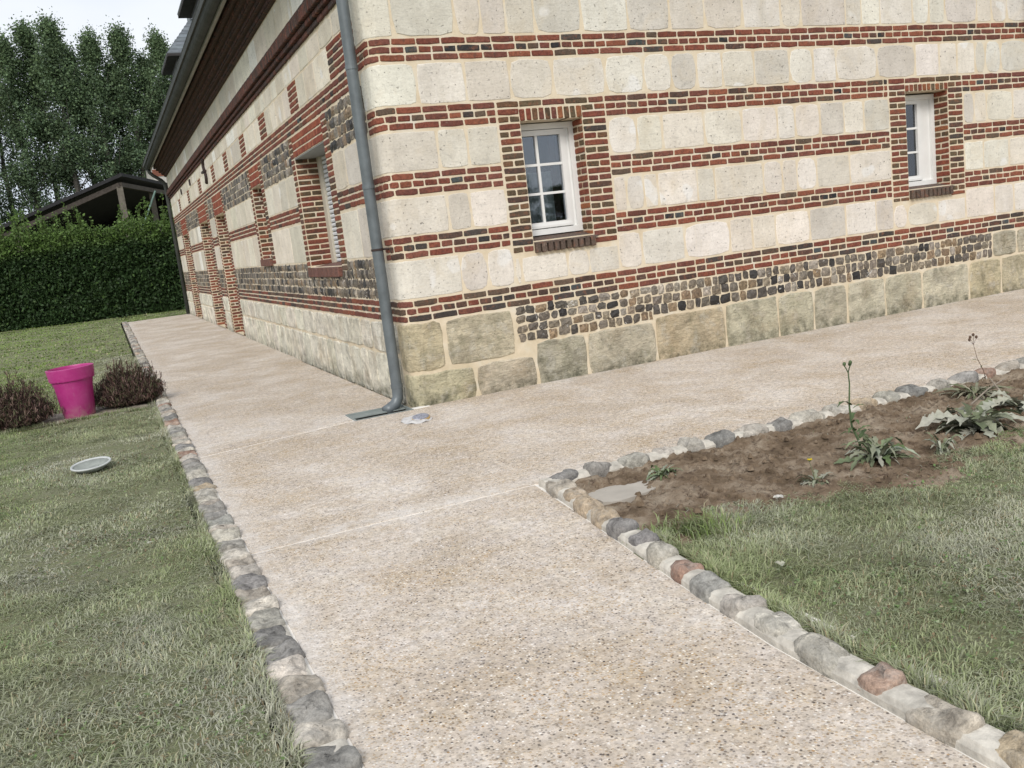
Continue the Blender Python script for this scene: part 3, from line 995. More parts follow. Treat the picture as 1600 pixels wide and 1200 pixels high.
# --- order pieces by size in the picture
LIM = 298
by = {}
for pc in pieces:
    by.setdefault(pc[0], []).append(pc)
for kind, lst in by.items():
    lst.sort(key=lambda q: -q[1])
    for pc in lst[:LIM]:
        o = obj(kind, pc[2], pc[3], M[pc[5]], None, [pc[4]] * len(pc[2]), smooth=False)
        rebase(o, house)
    rest = {}
    for pc in lst[LIM:]:
        rest.setdefault(pc[5], MB()).add(pc[2], pc[3], pc[4])
    mbr = MB()
    mats = []
    for mname, m_ in rest.items():
        mats.append(M[mname])
        mbr.add(m_.v, m_.f, (1, 1, 1), len(mats) - 1)
        mbr.c[-len(m_.v):] = m_.c
    if mats:
        o = mbr.build(kind, mats)
        o['kind'] = 'stuff'
        rebase(o, house)

# --- wall core (mortar face with openings)
core = MB()
def wallgrid(ss, zs, holes):
    for a, b in zip(ss, ss[1:]):
        for c, d in zip(zs, zs[1:]):
            ms, mz = (a + b) / 2, (c + d) / 2
            if any(h[0] < ms < h[1] and h[2] < mz < h[3] for h in holes):
                continue
            core.add([wmap(a, c, 0), wmap(b, c, 0), wmap(b, d, 0), wmap(a, d, 0)], [(0, 1, 2, 3)])
hr = [(a, b, c, d) for a, b, c, d in OP_R]
hl = [(-b, -a, c, d) for a, b, c, d in OP_L]
ss = sorted(set([-L_END, -R] + [x for h in hl for x in h[:2]] + [-R + 2 * R * i / 10 for i in range(11)] + [X_END] + [x for h in hr for x in h[:2]]))
zs = sorted(set([-0.1, 4.5] + [x for h in hr + hl for x in h[2:]]))
wallgrid(ss, zs, hr + hl)
for a, b, c, d in OP_R:
    core.add([(a, 0, c), (a, 0.6, c), (a, 0.6, d), (a, 0, d)], [(0, 1, 2, 3)])
    core.add([(b, 0, c), (b, 0, d), (b, 0.6, d), (b, 0.6, c)], [(0, 1, 2, 3)])
    core.add([(a, 0, c), (b, 0, c), (b, 0.6, c), (a, 0.6, c)], [(0, 1, 2, 3)])
    core.add([(a, 0, d), (a, 0.6, d), (b, 0.6, d), (b, 0, d)], [(0, 1, 2, 3)])
for a, b, c, d in OP_L:
    core.add([(0, a, c), (0, a, d), (0.6, a, d), (0.6, a, c)], [(0, 1, 2, 3)])
    core.add([(0, b, c), (0.6, b, c), (0.6, b, d), (0, b, d)], [(0, 1, 2, 3)])
    core.add([(0, a, c), (0.6, a, c), (0.6, b, c), (0, b, c)], [(0, 1, 2, 3)])
    core.add([(0, a, d), (0, b, d), (0.6, b, d), (0.6, a, d)], [(0, 1, 2, 3)])
# gable triangle, rear wall
core.add([(0, 0, 4.5), (X_END, 0, 4.5), (X_END, 0, 6), (6.5, 0, 11.5), (0, 0, 4.5)][:4], [(0, 1, 2, 3)])
core.add([(X_END, 0, -0.1), (X_END, L_END, -0.1), (X_END, L_END, 6), (X_END, 0, 6)], [(0, 1, 2, 3)])
core.add([(0, L_END, -0.1), (0, L_END, 4.5), (6.5, L_END, 11.5), (X_END, L_END, 6), (X_END, L_END, -0.1)], [(0, 1, 2, 3, 4)])
rebase(core.build('wall', M['mortar']), house)
# dark rooms behind the openings
room = MB()
room.box(0.65, 12.9, 0.65, 23.3, 0.0, 3.4)
rebase(room.build('room', M['dark']), house)

# --- roof, gutter, eaves
rf = MB()
rf.add([(-0.60, -0.35, 4.93), (-0.60, L_END + 0.3, 4.93), (6.5, L_END + 0.3, 12.1), (6.5, -0.35, 12.1)], [(0, 3, 2, 1)], (0.10, 0.11, 0.12))
rf.add([(6.5, -0.35, 12.1), (6.5, L_END + 0.3, 12.1), (13.6, L_END + 0.3, 5.4), (13.6, -0.35, 5.4)], [(0, 3, 2, 1)], (0.10, 0.11, 0.12))
rf.add([(-0.60, -0.35, 4.86), (-0.60, L_END + 0.3, 4.86), (6.5, L_END + 0.3, 12.03), (6.5, -0.35, 12.03)], [(0, 1, 2, 3)], (0.10, 0.11, 0.12))
rebase(rf.build('roof', M['slate']), house)
sf = MB()
sf.box(-0.46, 0.02, -0.02, L_END + 0.05, 4.80, 4.84, (0.075, 0.055, 0.045))
rebase(sf.build('soffit', M['wood']), house)
gt = MB()
prof = [(-0.505 + 0.095 * math.cos(t), 4.82 + 0.115 * math.sin(t)) for t in [PI + PI * k / 10 for k in range(11)]]
v = []
for y in (-0.35, L_END + 0.25):
    v += [(x, y, z) for x, z in prof]
n = len(prof)
gt.add(v, [(i, i + 1, n + i + 1, n + i) for i in range(n - 1)])
gt.box(-0.625, -0.60, -0.35, L_END + 0.25, 4.80, 4.90)
gt.bar((-0.612, -0.35, 4.90), (-0.612, L_END + 0.25, 4.90), 0.02, 8)
rebase(gt.build('gutter', M['gutter'], smooth=False), house)
tr = MB()
tr.box(-0.455, -0.415, -0.30, L_END + 0.2, 4.685, 4.80)
rebase(tr.build('fascia', M['trim']), house)

# --- dormers
def dormer(y0, y1, zc=6.28, x0=-0.2, apex=7.55):
    d = empty('dormer', (0, 0, 0))
    d.parent = house
    d.matrix_parent_inverse = Matrix.Translation(-Vector(house.location))
    b = MB()
    b.box(0.02, 1.8, y0 + 0.28, y1 - 0.28, 4.9, zc - 0.02, (0.055, 0.058, 0.062))
    b.build('cheek', M['slate'], d)
    s_ = MB()
    s_.box(x0, 2.2, y0, y1, zc - 0.025, zc + 0.03, (0.055, 0.052, 0.052))
    s_.build('soffit', M['wood'], d)
    ym = (y0 + y1) / 2
    # hipped slates in courses, each course lapping the one below
    N = 9
    hw = (y1 - y0) / 2
    xa = x0 + 0.74
    for k in range(N):
        t0, t1 = k / N, (k + 1) / N + 0.03
        up = 0.02
        c = MB()
        tn = jitc((0.13, 0.15, 0.165), 0.2)
        def P(t, side, xx, off):
            return (xx, ym + side * hw * (1 - t), zc + 0.03 + (apex - zc) * t + off)
        for side in (-1, 1):
            xf0, xf1 = x0 + 0.74 * t0, x0 + 0.74 * t1
            q = [P(t0, side, xf0, up), P(t0, side, 3.2, up), P(t1, side, 3.2, 0), P(t1, side, xf1, 0), P(t0, side, xf0, 0), P(t0, side, 3.2, 0)]
            c.add(q, [(0, 1, 2, 3), (0, 4, 5, 1)], tn)
        q = [P(t0, -1, x0 + 0.74 * t0 - 0.01, up), P(t0, 1, x0 + 0.74 * t0 - 0.01, up), P(t1, 1, x0 + 0.74 * t1, 0), P(t1, -1, x0 + 0.74 * t1, 0), P(t0, -1, x0 + 0.74 * t0, 0), P(t0, 1, x0 + 0.74 * t0, 0)]
        c.add(q, [(0, 1, 2, 3), (0, 4, 5, 1)], tn)
        c.build('slate_course', M['slate'], d)
    fn = MB()
    fn.bar((xa, ym, apex - 0.05), (xa, ym, apex + 0.22), 0.055, 8, (0.12, 0.14, 0.15))
    fn.bar((xa, ym, apex + 0.20), (xa, ym, apex + 0.25), 0.085, 8, (0.10, 0.115, 0.125))
    fn.build('finial', M['slate'], d)
dormer(14.6, 16.75, apex=7.25)
dormer(9.2, 11.37, apex=7.25)

# --- windows
def window(a, b, z0, z1, yd, gx0, gx1, gz0, gz1, cols, rows):
    """white casement set in the front wall"""
    f = MB()
    d0, d1 = yd - 0.03, yd + 0.05
    fw = 0.055
    for q in ((a, b, z1 - fw, z1), (a, b, z0, z0 + fw), (a, a + fw, z0 + fw, z1 - fw), (b - fw, b, z0 + fw, z1 - fw)):
        f.box(q[0], q[1], d0, d1, q[2], q[3])
    fr = f.build('window', M['white'])
    rebase(fr, house)
    s_ = MB()
    sa, sb, sc, sd_ = gx0 - 0.065, gx1 + 0.055, gz0 - 0.06, gz1 + 0.05
    sa = max(sa, a + 0.01)
    e0, e1 = yd - 0.012, yd + 0.04
    s_.box(sa, sb, e0, e1, gz1, sd_)
    s_.box(sa, sb, e0, e1, sc, gz0)
    s_.box(sa, gx0, e0, e1, gz0, gz1)
    s_.box(gx1, sb, e0, e1, gz0, gz1)
    s_.box(gx0 - 0.03, gx1 + 0.03, e0 - 0.02, e0 - 0.001, sc + 0.005, sc + 0.028)   # drip bar
    s_.build('sash', M['white'], fr)
    fill = MB()   # casing strips between sash and frame
    for q in ((a + fw, sa - 0.002, z0 + fw, z1 - fw), (sb + 0.002, b - fw, z0 + fw, z1 - fw), (sa, sb, sd_ + 0.002, z1 - fw), (sa, sb, z0 + fw, sc - 0.002)):
        if q[1] - q[0] > 0.004 and q[3] - q[2] > 0.004:
            MB().box(q[0], q[1], yd + 0.004, yd + 0.05, q[2], q[3]).build('casing', M['white'], fr)
    cw = (gx1 - gx0) / cols
    rh = (gz1 - gz0) / rows
    for i in range(1, cols):
        MB().box(gx0 + i * cw - 0.013, gx0 + i * cw + 0.013, yd + 0.0, yd + 0.032, gz0, gz1).build('glazing_bar', M['white'], fr)
    for i in range(1, rows):
        MB().box(gx0, gx1, yd + 0.002, yd + 0.030, gz0 + i * rh - 0.012, gz0 + i * rh + 0.012).build('glazing_bar', M['white'], fr)
    for i in range(cols):
        for k in range(rows):
            MB().box(gx0 + i * cw + 0.004, gx0 + (i + 1) * cw - 0.004, yd + 0.018, yd + 0.022, gz0 + k * rh + 0.004, gz0 + (k + 1) * rh - 0.004).build('pane', M['glass'], fr)
    return fr
w1 = window(1.22, 2.018, 1.41, 2.465, 0.22, 1.36, 1.87, 1.53, 2.355, 2, 3)
w2 = window(6.1, 6.925, 1.44, 2.49, 0.22, 6.22, 6.66, 1.56, 2.39, 2, 3)
def drape(fr, x0, x1, y, z0, z1, mat, waves, amp):
    n = waves * 8
    v, f = [], []
    for i in range(n + 1):
        x = x0 + (x1 - x0) * i / n
        yy = y + amp * math.sin(2 * PI * waves * i / n) + amp * 0.4 * math.sin(2 * PI * waves * 2.3 * i / n)
        v += [(x, yy, z0), (x + 0.01 * math.sin(i), yy, z1)]
    for i in range(n):
        f.append((2 * i, 2 * i + 2, 2 * i + 3, 2 * i + 1))
    obj('curtain', v, f, mat, fr, [(1, 1, 1)] * len(v), True)
drape(w1, 1.79, 2.0, 0.33, 1.42, 2.44, M['curtain'], 3, 0.02)
drape(w1, 1.24, 1.80, 0.33, 1.42, 2.02, M['voile'], 7, 0.015)
drape(w2, 6.30, 6.9, 0.42, 1.45, 2.46, M['curtain'], 6, 0.015)

# sloping tops of the front sills
for a, b, z0, z1 in OP_R:
    m_ = MB()
    m_.add([(a, -0.04, z0 - 0.02), (b + 0.03, -0.04, z0 - 0.02), (b + 0.03, 0.25, z0 + 0.045), (a, 0.25, z0 + 0.045), (a, -0.04, z0 - 0.03), (b + 0.03, -0.04, z0 - 0.03)],
           [(0, 1, 2, 3), (4, 5, 1, 0)], (0.13, 0.10, 0.085))
    rebase(m_.build('sill', M['brick']), house)
for a, b, z0, z1 in OP_L[:2]:
    m_ = MB()
    m_.add([(-0.04, b, z0 - 0.012), (-0.04, a, z0 - 0.012), (0.3, a, z0 + 0.03), (0.3, b, z0 + 0.03)], [(0, 1, 2, 3)], (0.17, 0.10, 0.085))
    rebase(m_.build('sill', M['brick']), house)

# roller shutter in the near side window
a, b, z0, z1 = OP_L[0]
sh = MB()
sh.box(0.27, 0.35, b - 0.17, b - 0.004, z0 + 0.02, z1 - 0.01)
shut = sh.build('roller_shutter', M['cream'])
rebase(shut, house)
MB().box(0.27, 0.35, a + 0.004, a + 0.05, z0 + 0.02, z1 - 0.01).build('guide_rail', M['cream'], shut)
z = z0 + 0.03
k = 0
while z < z1 - 0.02:
    h = min(0.048, z1 - 0.012 - z)
    q = MB()
    y0_, y1_ = a + 0.05, b - 0.175
    pr = [(0.315, z), (0.298, z + h * 0.15), (0.294, z + h * 0.5), (0.300, z + h * 0.85), (0.318, z + h * 0.97)]
    v = [(x, y0_, zz) for x, zz in pr] + [(x, y1_, zz) for x, zz in pr]
    n = len(pr)
    q.add(v, [(i, n + i, n + i + 1, i + 1) for i in range(n - 1)])
    q.build('slat', M['shutter'], shut)
    z += 0.0545
bd = MB()
bd.box(0.004, 0.34, a, b, z1 - 0.014, z1 - 0.002)
rebase(bd.build('lintel_board', M['board']), house)
# plain joinery in the other side openings
for i, (a, b, z0, z1) in enumerate(OP_L[1:]):
    q = MB()
    if z0 > 0.3:
        q.box(0.22, 0.27, a, b, z0, z0 + 0.07); q.box(0.22, 0.27, a, b, z1 - 0.07, z1)
        q.box(0.22, 0.27, a, a + 0.07, z0 + 0.07, z1 - 0.07); q.box(0.22, 0.27, b - 0.07, b, z0 + 0.07, z1 - 0.07)
        o = q.build('window', M['white']); rebase(o, house)
        MB().box(0.24, 0.245, a + 0.07, b - 0.07, z0 + 0.07, z1 - 0.07).build('pane', M['glass'], o)
    else:
        q.box(0.22, 0.26, a, b, 0.02, z1)
        o = q.build('door', M['cream']); rebase(o, house)
        for zz in (0.3, 1.2):
            MB().box(0.205, 0.219, a + 0.15, b - 0.15, zz, zz + 0.75).build('panel', M['white'], o)
        MB().bar((0.20, b - 0.1, 1.02), (0.14, b - 0.1, 1.02), 0.012, 8).bar((0.14, b - 0.1, 1.02), (0.14, b - 0.24, 1.02), 0.012, 8).build('handle', M['iron'], o)

# iron ties on the side wall
an = MB()
pts = []
for k in range(15):
    t = k / 14
    pts.append((-0.03, 12.85 + 0.10 * math.sin((t - 0.5) * 2 * PI), 3.24 + 0.50 * t))
an.tube(pts, [0.035] * 15, 6)
an.box(-0.07, 0.01, 12.75, 13.2, 3.47, 3.51)
rebase(an.build('wall_anchor', M['iron']), house)
for yy in (16.5, 19.2):
    rebase(MB().box(-0.03, 0.01, yy - 0.11, yy + 0.11, 3.53, 3.67).build('wall_anchor', M['iron']), house)

# --- near rain pipe
px, py = -0.105, 0.215
pipe = MB()
pts = [(-0.45, py, 4.74), (-0.44, py, 4.62), (-0.30, py, 4.40), (-0.14, py, 4.22), (px, py, 4.10), (px, py, 0.16), (px - 0.005, py, 0.09), (px - 0.04, py - 0.01, 0.035), (px - 0.10, py - 0.02, 0.005), (px - 0.15, py - 0.03, -0.015)]
pipe.tube(pts, 0.052, 20)
pp = pipe.build('drainpipe', M['zinc'], smooth=True)
rebase(pp, house)
for zz in (0.20, 2.02, 3.05):
    c = MB(); c.bar((px, py, zz - 0.018), (px, py, zz + 0.018), 0.057, 20); c.build('collar', M['zinc'], pp)
for zz in (1.46, 3.95):
    c = MB(); c.bar((px, py, zz - 0.01), (px, py, zz + 0.01), 0.058, 16)
    c.bar((px + 0.05, py - 0.0, zz), (px + 0.11, py - 0.03, zz), 0.01, 8); c.build('bracket', M['iron'], pp)
# --- far rain pipe with swan neck
q = MB()
q.tube([(-0.50, 23.5, 4.74), (-0.49, 23.5, 4.62), (-0.40, 23.52, 4.52), (-0.16, 23.55, 4.34), (-0.09, 23.55, 4.24), (-0.08, 23.55, 4.1), (-0.08, 23.55, 0.02)], 0.055, 12)
p2 = q.build('drainpipe', M['gutter'], smooth=True)
rebase(p2, house)
# dark fitting at the far right upper wall
q = MB()
q.bar((8.27, -0.07, 3.05), (8.27, -0.07, 4.4), 0.03, 10)
q.bar((8.27, -0.07, 3.2), (8.27, 0.0, 3.2), 0.012, 6)
rebase(q.build('conduit', M['iron']), house)

# ================================================================== drain box at the foot of the pipe
dr = empty('drain_box', (-0.33, 0.14, 0), 'open grey rectangular drain box in the path under the foot of the rainwater pipe', 'drain')
q = MB()
x0, x1, y0, y1, th = -0.598, -0.055, -0.05, 0.326, 0.014
for bx in ((x0, x1, y0, y0 + th), (x0, x1, y1 - th, y1), (x0, x0 + th, y0 + th, y1 - th), (x1 - th, x1, y0 + th, y1 - th)):
    q.box(bx[0], bx[1], bx[2], bx[3], -0.118, 0.004)
o = q.build('frame', M['drain']); rebase(o, dr)
q = MB(); q.box(x0 + th, x1 - th, y0 + th, y1 - th, -0.118, -0.10)
q.box(x0 + th + 0.002, x1 - th - 0.002, y0 + 0.205, y1 - th - 0.002, -0.099, -0.019)  # dark block under the tray, the slot's shadow put into its colour
rebase(q.build('sump_and_shade', M['dark']), dr)
q = MB(); q.box(x0 + th + 0.002, x1 - th - 0.002, y0 + 0.20, y1 - th - 0.002, -0.018, -0.010)
rebase(q.build('tray', M['drain']), dr)
q = MB(); q.box(x1 + 0.003, x1 + 0.16, y0 - 0.0, y0 + 0.075, -0.02, 0.004)
rebase(q.build('cement_collar', M['joint']), dr)

# ================================================================== cap by the corner
cp = empty('inspection_cap', (-0.2, -0.55, 0), 'small blue grey disc with an ochre rim under whitish plastic, by the house corner', 'cap')
q = MB()
n = 28
v = [(-0.19, -0.54, 0.03)]
for rr, zz in ((0.5, 0.026), (0.85, 0.018), (1.0, 0.003)):
    for k in range(n):
        t = 2 * PI * k / n
        r = rr * (1 + 0.03 * math.sin(3 * t + 1) + 0.02 * math.sin(7 * t))
        v.append((-0.19 + 0.135 * r * math.cos(t), -0.54 + 0.16 * r * math.sin(t), zz + 0.006 * math.sin(7 * t + rr * 5)))
f = [(0, 1 + k, 1 + (k + 1) % n) for k in range(n)]
for ring in range(2):
    for k in range(n):
        a_ = 1 + ring * n + k; b_ = 1 + ring * n + (k + 1) % n
        f.append((a_, a_ + n, b_ + n, b_))
rebase(obj('plastic_sheet', v, f, M['bag'], None, [(1, 1, 1)] * len(v), False), cp)
Mx = Matrix.Translation((-0.165, -0.585, 0.036)) @ Matrix.Rotation(math.radians(7), 4, 'X') @ Matrix.Rotation(math.radians(-4), 4, 'Y')
q = MB(); q.lathe([(0.0, 0.004), (0.066, 0.003), (0.072, -0.002), (0.072, -0.01), (0.0, -0.01)], 32, M=Mx)
rebase(q.build('disc', M['capblue']), cp)
q = MB(); q.lathe([(0.074, -0.004), (0.080, -0.008), (0.083, -0.04), (0.074, -0.04)], 32, M=Mx)
rebase(q.build('rim', M['ochre']), cp)

# ================================================================== kerbs
KT = [(0.33, 0.31, 0.27), (0.40, 0.37, 0.32), (0.25, 0.24, 0.22), (0.45, 0.415, 0.355), (0.36, 0.32, 0.265), (0.19, 0.185, 0.175)]
KSP = [(0.29, 0.185, 0.14), (0.33, 0.235, 0.18), (0.37, 0.30, 0.21)]
def cobble(cx, cy, L, W, H, ang, tint, root, zoff=0.0):
    """one rounded kerbstone; L along the kerb"""
    v, f = [], []
    ph = [rnd.uniform(0, 6.28) for _ in range(6)]
    ca, sa = math.cos(ang), math.sin(ang)
    tilt = rnd.uniform(-0.07, 0.07)
    prof = [(0.97, -0.08), (1.02, 0.25 * H), (0.98, 0.68 * H), (0.84, 0.90 * H), (0.55, 0.99 * H), (0.2, 1.0 * H)]
    m = 18
    for ri, (rr, zz) in enumerate(prof):
        for k in range(m):
            t = 2 * PI * (k + 0.5) / m
            e = 0.5
            c_, s_ = math.cos(t), math.sin(t)
            ux = math.copysign(abs(c_) ** e, c_); uy = math.copysign(abs(s_) ** e, s_)
            wv = 1 + 0.05 * math.sin(2 * t + ph[0]) + 0.045 * math.sin(3 * t + ph[1]) + 0.03 * math.sin(5 * t + ph[2] + zz * 20) + rnd.uniform(-0.025, 0.025)
            x = ux * L / 2 * rr * wv
            y = uy * W / 2 * rr * wv
            z_ = zz + (0.0 if zz < 0 else 0.006 * math.sin(3 * t + ph[3]) + 0.009 * math.sin(x * 22 + ph[4]) + 0.006 * math.sin(y * 40 + ph[5]) + rnd.uniform(-0.003, 0.003)) + x * tilt
            v.append((cx + x * ca - y * sa, cy + x * sa + y * ca, z_ + zoff))
    for ri in range(len(prof) - 1):
        for k in range(m):
            a_ = ri * m + k; b_ = ri * m + (k + 1) % m
            f.append((a_, b_, b_ + m, a_ + m))
    f.append(tuple(range((len(prof) - 1) * m, len(prof) * m)))
    o = obj('kerbstone', v, f, M['kerb'], None, [tint] * len(v), True)
    rebase(o, root)

def kerb(label, lines, W, H, lmin, lmax, gap, zoff=0.0, spec=0.2, mh=1.0):
    root = empty('kerb', (lines[0][0][0], lines[0][0][1], 0), label, 'kerb')
    bed = MB()
    for ln in lines:
        ln = [Vector(p) for p in ln]
        tot = 0
        segs = []
        for a_, b_ in zip(ln, ln[1:]):
            segs.append((tot, (b_ - a_).length, a_, b_)); tot += (b_ - a_).length
        def at(t):
            for s0_, l_, a_, b_ in segs:
                if t <= s0_ + l_ + 1e-6:
                    return a_ + (b_ - a_) * ((t - s0_) / l_), (b_ - a_).normalized()
            return segs[-1][3], (segs[-1][3] - segs[-1][2]).normalized()
        t = 0.0
        while t < tot - 0.05:
            L = min(rnd.uniform(lmin, lmax), tot - t)
            p, d = at(t + L / 2)
            far = (Vector((p.x, p.y, 0)) - CAM).length
            tn = jitc(rnd.choice(KSP) if rnd.random() < spec else rnd.choice(KT), 0.15)
            nrm = Vector((-d.y, d.x))
            off = rnd.uniform(-0.008, 0.008)
            g_ = gap * rnd.uniform(0.5, 1.3)
            cobble(p.x + nrm.x * off, p.y + nrm.y * off, L - g_, W * rnd.uniform(0.9, 1.08), H * rnd.uniform(0.85, 1.12), math.atan2(d.y, d.x), tn, root, zoff)
            t += L
        # mortar bed with humps between the stones
        nn = max(2, int(tot / 0.04))
        prof = [(-0.46, -0.1), (-0.455, 0.35), (-0.36, 0.74), (-0.1, 0.86), (0.2, 0.85), (0.40, 0.70), (0.46, 0.3), (0.47, -0.1)]
        v, f = [], []
        for i in range(nn + 1):
            p, d = at(tot * i / nn)
            nrm = Vector((-d.y, d.x))
            for o_, zz in prof:
                jz = rnd.uniform(-0.04, 0.04) if zz > 0 else 0
                v.append((p.x + nrm.x * o_ * W, p.y + nrm.y * o_ * W, (zz + jz) * H * mh + zoff if zz > 0 else -0.1))
        m = len(prof)
        for i in range(nn):
            for k in range(m - 1):
                a_ = i * m + k
                f.append((a_, a_ + m, a_ + m + 1, a_ + 1))
        f.append(tuple(range(m)))
        f.append(tuple(range(nn * m + m - 1, nn * m - 1, -1)))
        bed.add(v, f)
    rebase(bed.build('mortar_bed', M['kerbmortar']), root)
    return root
WK = 0.125
rk = [(kerb_x(y) + WK / 2 + 0.005, y) for y in (-3.20, -3.7, -4.46, -5.02, -5.45, -6.3, -9.4)]
kerb('rough kerb of rounded grey and brown stones with pale mortar, turning the corner round the bare soil bed on the right',
     [rk, [(-0.285, -3.165), (1.5, -3.165), (9.3, -3.15)]], WK, 0.066, 0.19, 0.28, 0.058, 0.0, 0.2, 0.80)
kerb('low cobble kerb of small dusty stones between the left lawn and the path',
     [[(LX - 0.085, -9.4), (LX - 0.08, -3.0), (LX - 0.08, 8), (LX - 0.075, 23.9)]], 0.15, 0.030, 0.12, 0.21, 0.014, 0.0, 0.12, 0.42)

# ================================================================== vegetation
def veg(name, V, T, C, mat, root=None, **kw):
    o = fast_mesh(name, V, T, C, mat, nper=kw.get('nper', 3))
    if root: rebase(o, root)
    return o

def grass_field(x, y, zf, h, wd, lean, cols, mat_=0.5):
    """blades as two-segment bent strips -> 3 triangles"""
    n = len(x)
    az = 3.2 * fnoise(x, y, 3.3, 41) + 2.0 * fnoise(x, y, 8.0, 42) + nr.normal(0, 1.1, n)
    ca, sa = np.cos(az), np.sin(az)
    side = np.stack([-sa, ca, np.zeros(n)], 1) * (wd / 2)[:, None]
    base = np.stack([x, y, zf], 1)
    mid = base + np.stack([ca * lean * 0.35, sa * lean * 0.35, h * 0.62], 1)
    tip = base + np.stack([ca * lean, sa * lean, h * np.clip(1 - 0.35 * lean / np.maximum(h, 1e-3), 0.25, 1)], 1)
    tip[:, :2] += nr.normal(0, 0.004, (n, 2))
    V = np.empty((n, 5, 3))
    V[:, 0] = base - side; V[:, 1] = base + side
    V[:, 2] = mid - side * 0.8; V[:, 3] = mid + side * 0.8
    V[:, 4] = tip
    b = (np.arange(n) * 5)[:, None]
    T = np.concatenate([b + [0, 1, 3], b + [0, 3, 2], b + [2, 3, 4]], 0)
    C = np.repeat(cols[:, None, :], 5, 1)
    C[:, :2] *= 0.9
    return V.reshape(-1, 3), T, C.reshape(-1, 3)

def fnoise(x, y, s, seed):
    a = np.zeros_like(x)
    r2 = np.random.default_rng(seed)
    for k in range(7):
        f_ = s * (1.0 + 0.55 * k)
        th = r2.uniform(0, 2 * PI)
        a += np.sin((x * math.cos(th) + y * math.sin(th)) * f_ + r2.uniform(0, 6.28)) / (1 + 0.35 * k)
    return a / 3.0

def grass_cols(x, y, green):
    n = len(x)
    GR = np.array([0.215, 0.305, 0.085]); SG = np.array([0.33, 0.365, 0.205]); GY = np.array([0.43, 0.43, 0.345]); ST = np.array([0.46, 0.43, 0.28]); BR = np.array([0.25, 0.20, 0.12])
    u = np.clip(green + 0.38 * fnoise(x, y, 1.6, 3) + nr.normal(0, 0.20, n), 0, 1)[:, None]
    c = SG * (1 - u) + GR * u
    dusty = np.clip(0.36 + 0.6 * fnoise(x, y, 2.6, 5) - green * 0.8 + nr.normal(0, 0.25, n), 0, 1)[:, None]
    c = c * (1 - dusty) + GY * dusty
    r = nr.random(n)
    pale = np.clip(1.6 * fnoise(x, y, 2.1, 91) - 0.35 - green * 0.8, 0, 0.75)[:, None] * (nr.random((n, 1)) < 0.75)
    c = c * (1 - pale) + np.array([0.50, 0.49, 0.40]) * pale
    c[r < 0.05] = ST
    c[(r > 0.07) & (r < 0.11 + 0.04 * fnoise(x, y, 3, 9))] = BR
    c = c * (1 + 0.22 * fnoise(x, y, 6.5, 61))[:, None]
    return c * nr.uniform(0.78, 1.2, (n, 1))

def lawn_patch(name, x0, x1, y0, y1, dens, h0, wd0, keep, green, zbase=0.0, label=None):
    n = int((x1 - x0) * (y1 - y0) * dens)
    x = nr.uniform(x0, x1, n); y = nr.uniform(y0, y1, n)
    P = np.stack([x, y, np.zeros(n)], 1)
    k = seen(P, 0.22) & keep(x, y)
    cl = fnoise(x, y, 9, 21)
    k &= nr.random(n) < np.clip(0.72 + 0.5 * cl, 0.15, 1)
    x, y = x[k], y[k]
    n = len(x)
    hf = np.clip(1 + 0.6 * fnoise(x, y, 4.2, 11) + 0.35 * fnoise(x, y, 14, 12), 0.3, 2.1)
    h = h0 * hf * nr.uniform(0.35, 1.15, n) * (1 - 0.35 * np.clip(1.6 * fnoise(x, y, 2.1, 91), 0, 1))
    lean = h * nr.uniform(0.3, 2.6, n)
    wd = wd0 * nr.uniform(0.6, 1.3, n)
    V, T, C = grass_field(x, y, np.full(n, zbase) + 0.012 * wob(x, y) - 0.004, h, wd, lean, grass_cols(x, y, green(x, y)))
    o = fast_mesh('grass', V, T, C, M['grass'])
    tag(o, label, 'grass', kind='stuff')
    return o
not_bed = lambda x, y: ~((x > -4.15) & (x < -2.22) & (y > 3.06) & (y < 3.9))
gl = lambda x, y: np.clip((-x - 3.1) * 0.55 + 0.05 + np.clip((y + 2) / 6, 0, 1) * 0.55 * np.clip((-x - 2.5) / 0.8, 0, 1), 0, 1)
lawn_patch('g', -5.2, -2.10, -6.2, -2.6, 12500, 0.034, 0.0042, not_bed, gl, label='dusty grey green lawn along the left side of the path, near part')
lawn_patch('g', -6.5, -2.13, -2.6, 3.06, 5500, 0.030, 0.0062, not_bed, gl, label='dusty grey green lawn left of the path, between the dish and the heather')
lawn_patch('g', -9.0, -2.16, 3.06, 11, 1700, 0.035, 0.012, not_bed, gl, label='lawn beyond the magenta pot')
lawn_patch('g', -13.5, -2.16, 11, 30, 260, 0.04, 0.03, not_bed, lambda x, y: np.clip(0.9 + (-x - 3) * 0.3, 0, 1.3), label='greener far lawn in front of the hedge')
lawn_patch('g', -2.2, 0.6, 24.0, 28.2, 400, 0.05, 0.03, lambda x, y: y > 24, lambda x, y: 0.7 + 0 * x, label='grass strip between the end of the path and the hedge')
not_soil = lambda x, y: (y < bed_edge(x) + 0.04) & (x > -0.43 + 0.0 * y) & (x > -0.40 + (y + 3.6) * 0.028)
gr_ = lambda x, y: np.clip(0.0 + 0.5 * np.clip((x - 1.3) * 0.5, 0, 1) + 0.25 * np.exp(-((x + 0.25) / 0.22) ** 2), 0, 1)
lawn_patch('g', -0.45, 2.6, -7.2, -4.15, 13000, 0.036, 0.0040, not_soil, gr_, label='coarse grass right of the stone kerb, near part')
lawn_patch('g', 2.6, 7.5, -7.0, -4.2, 3500, 0.045, 0.007, not_soil, gr_, label='coarse grass beside the soil bed, far part')
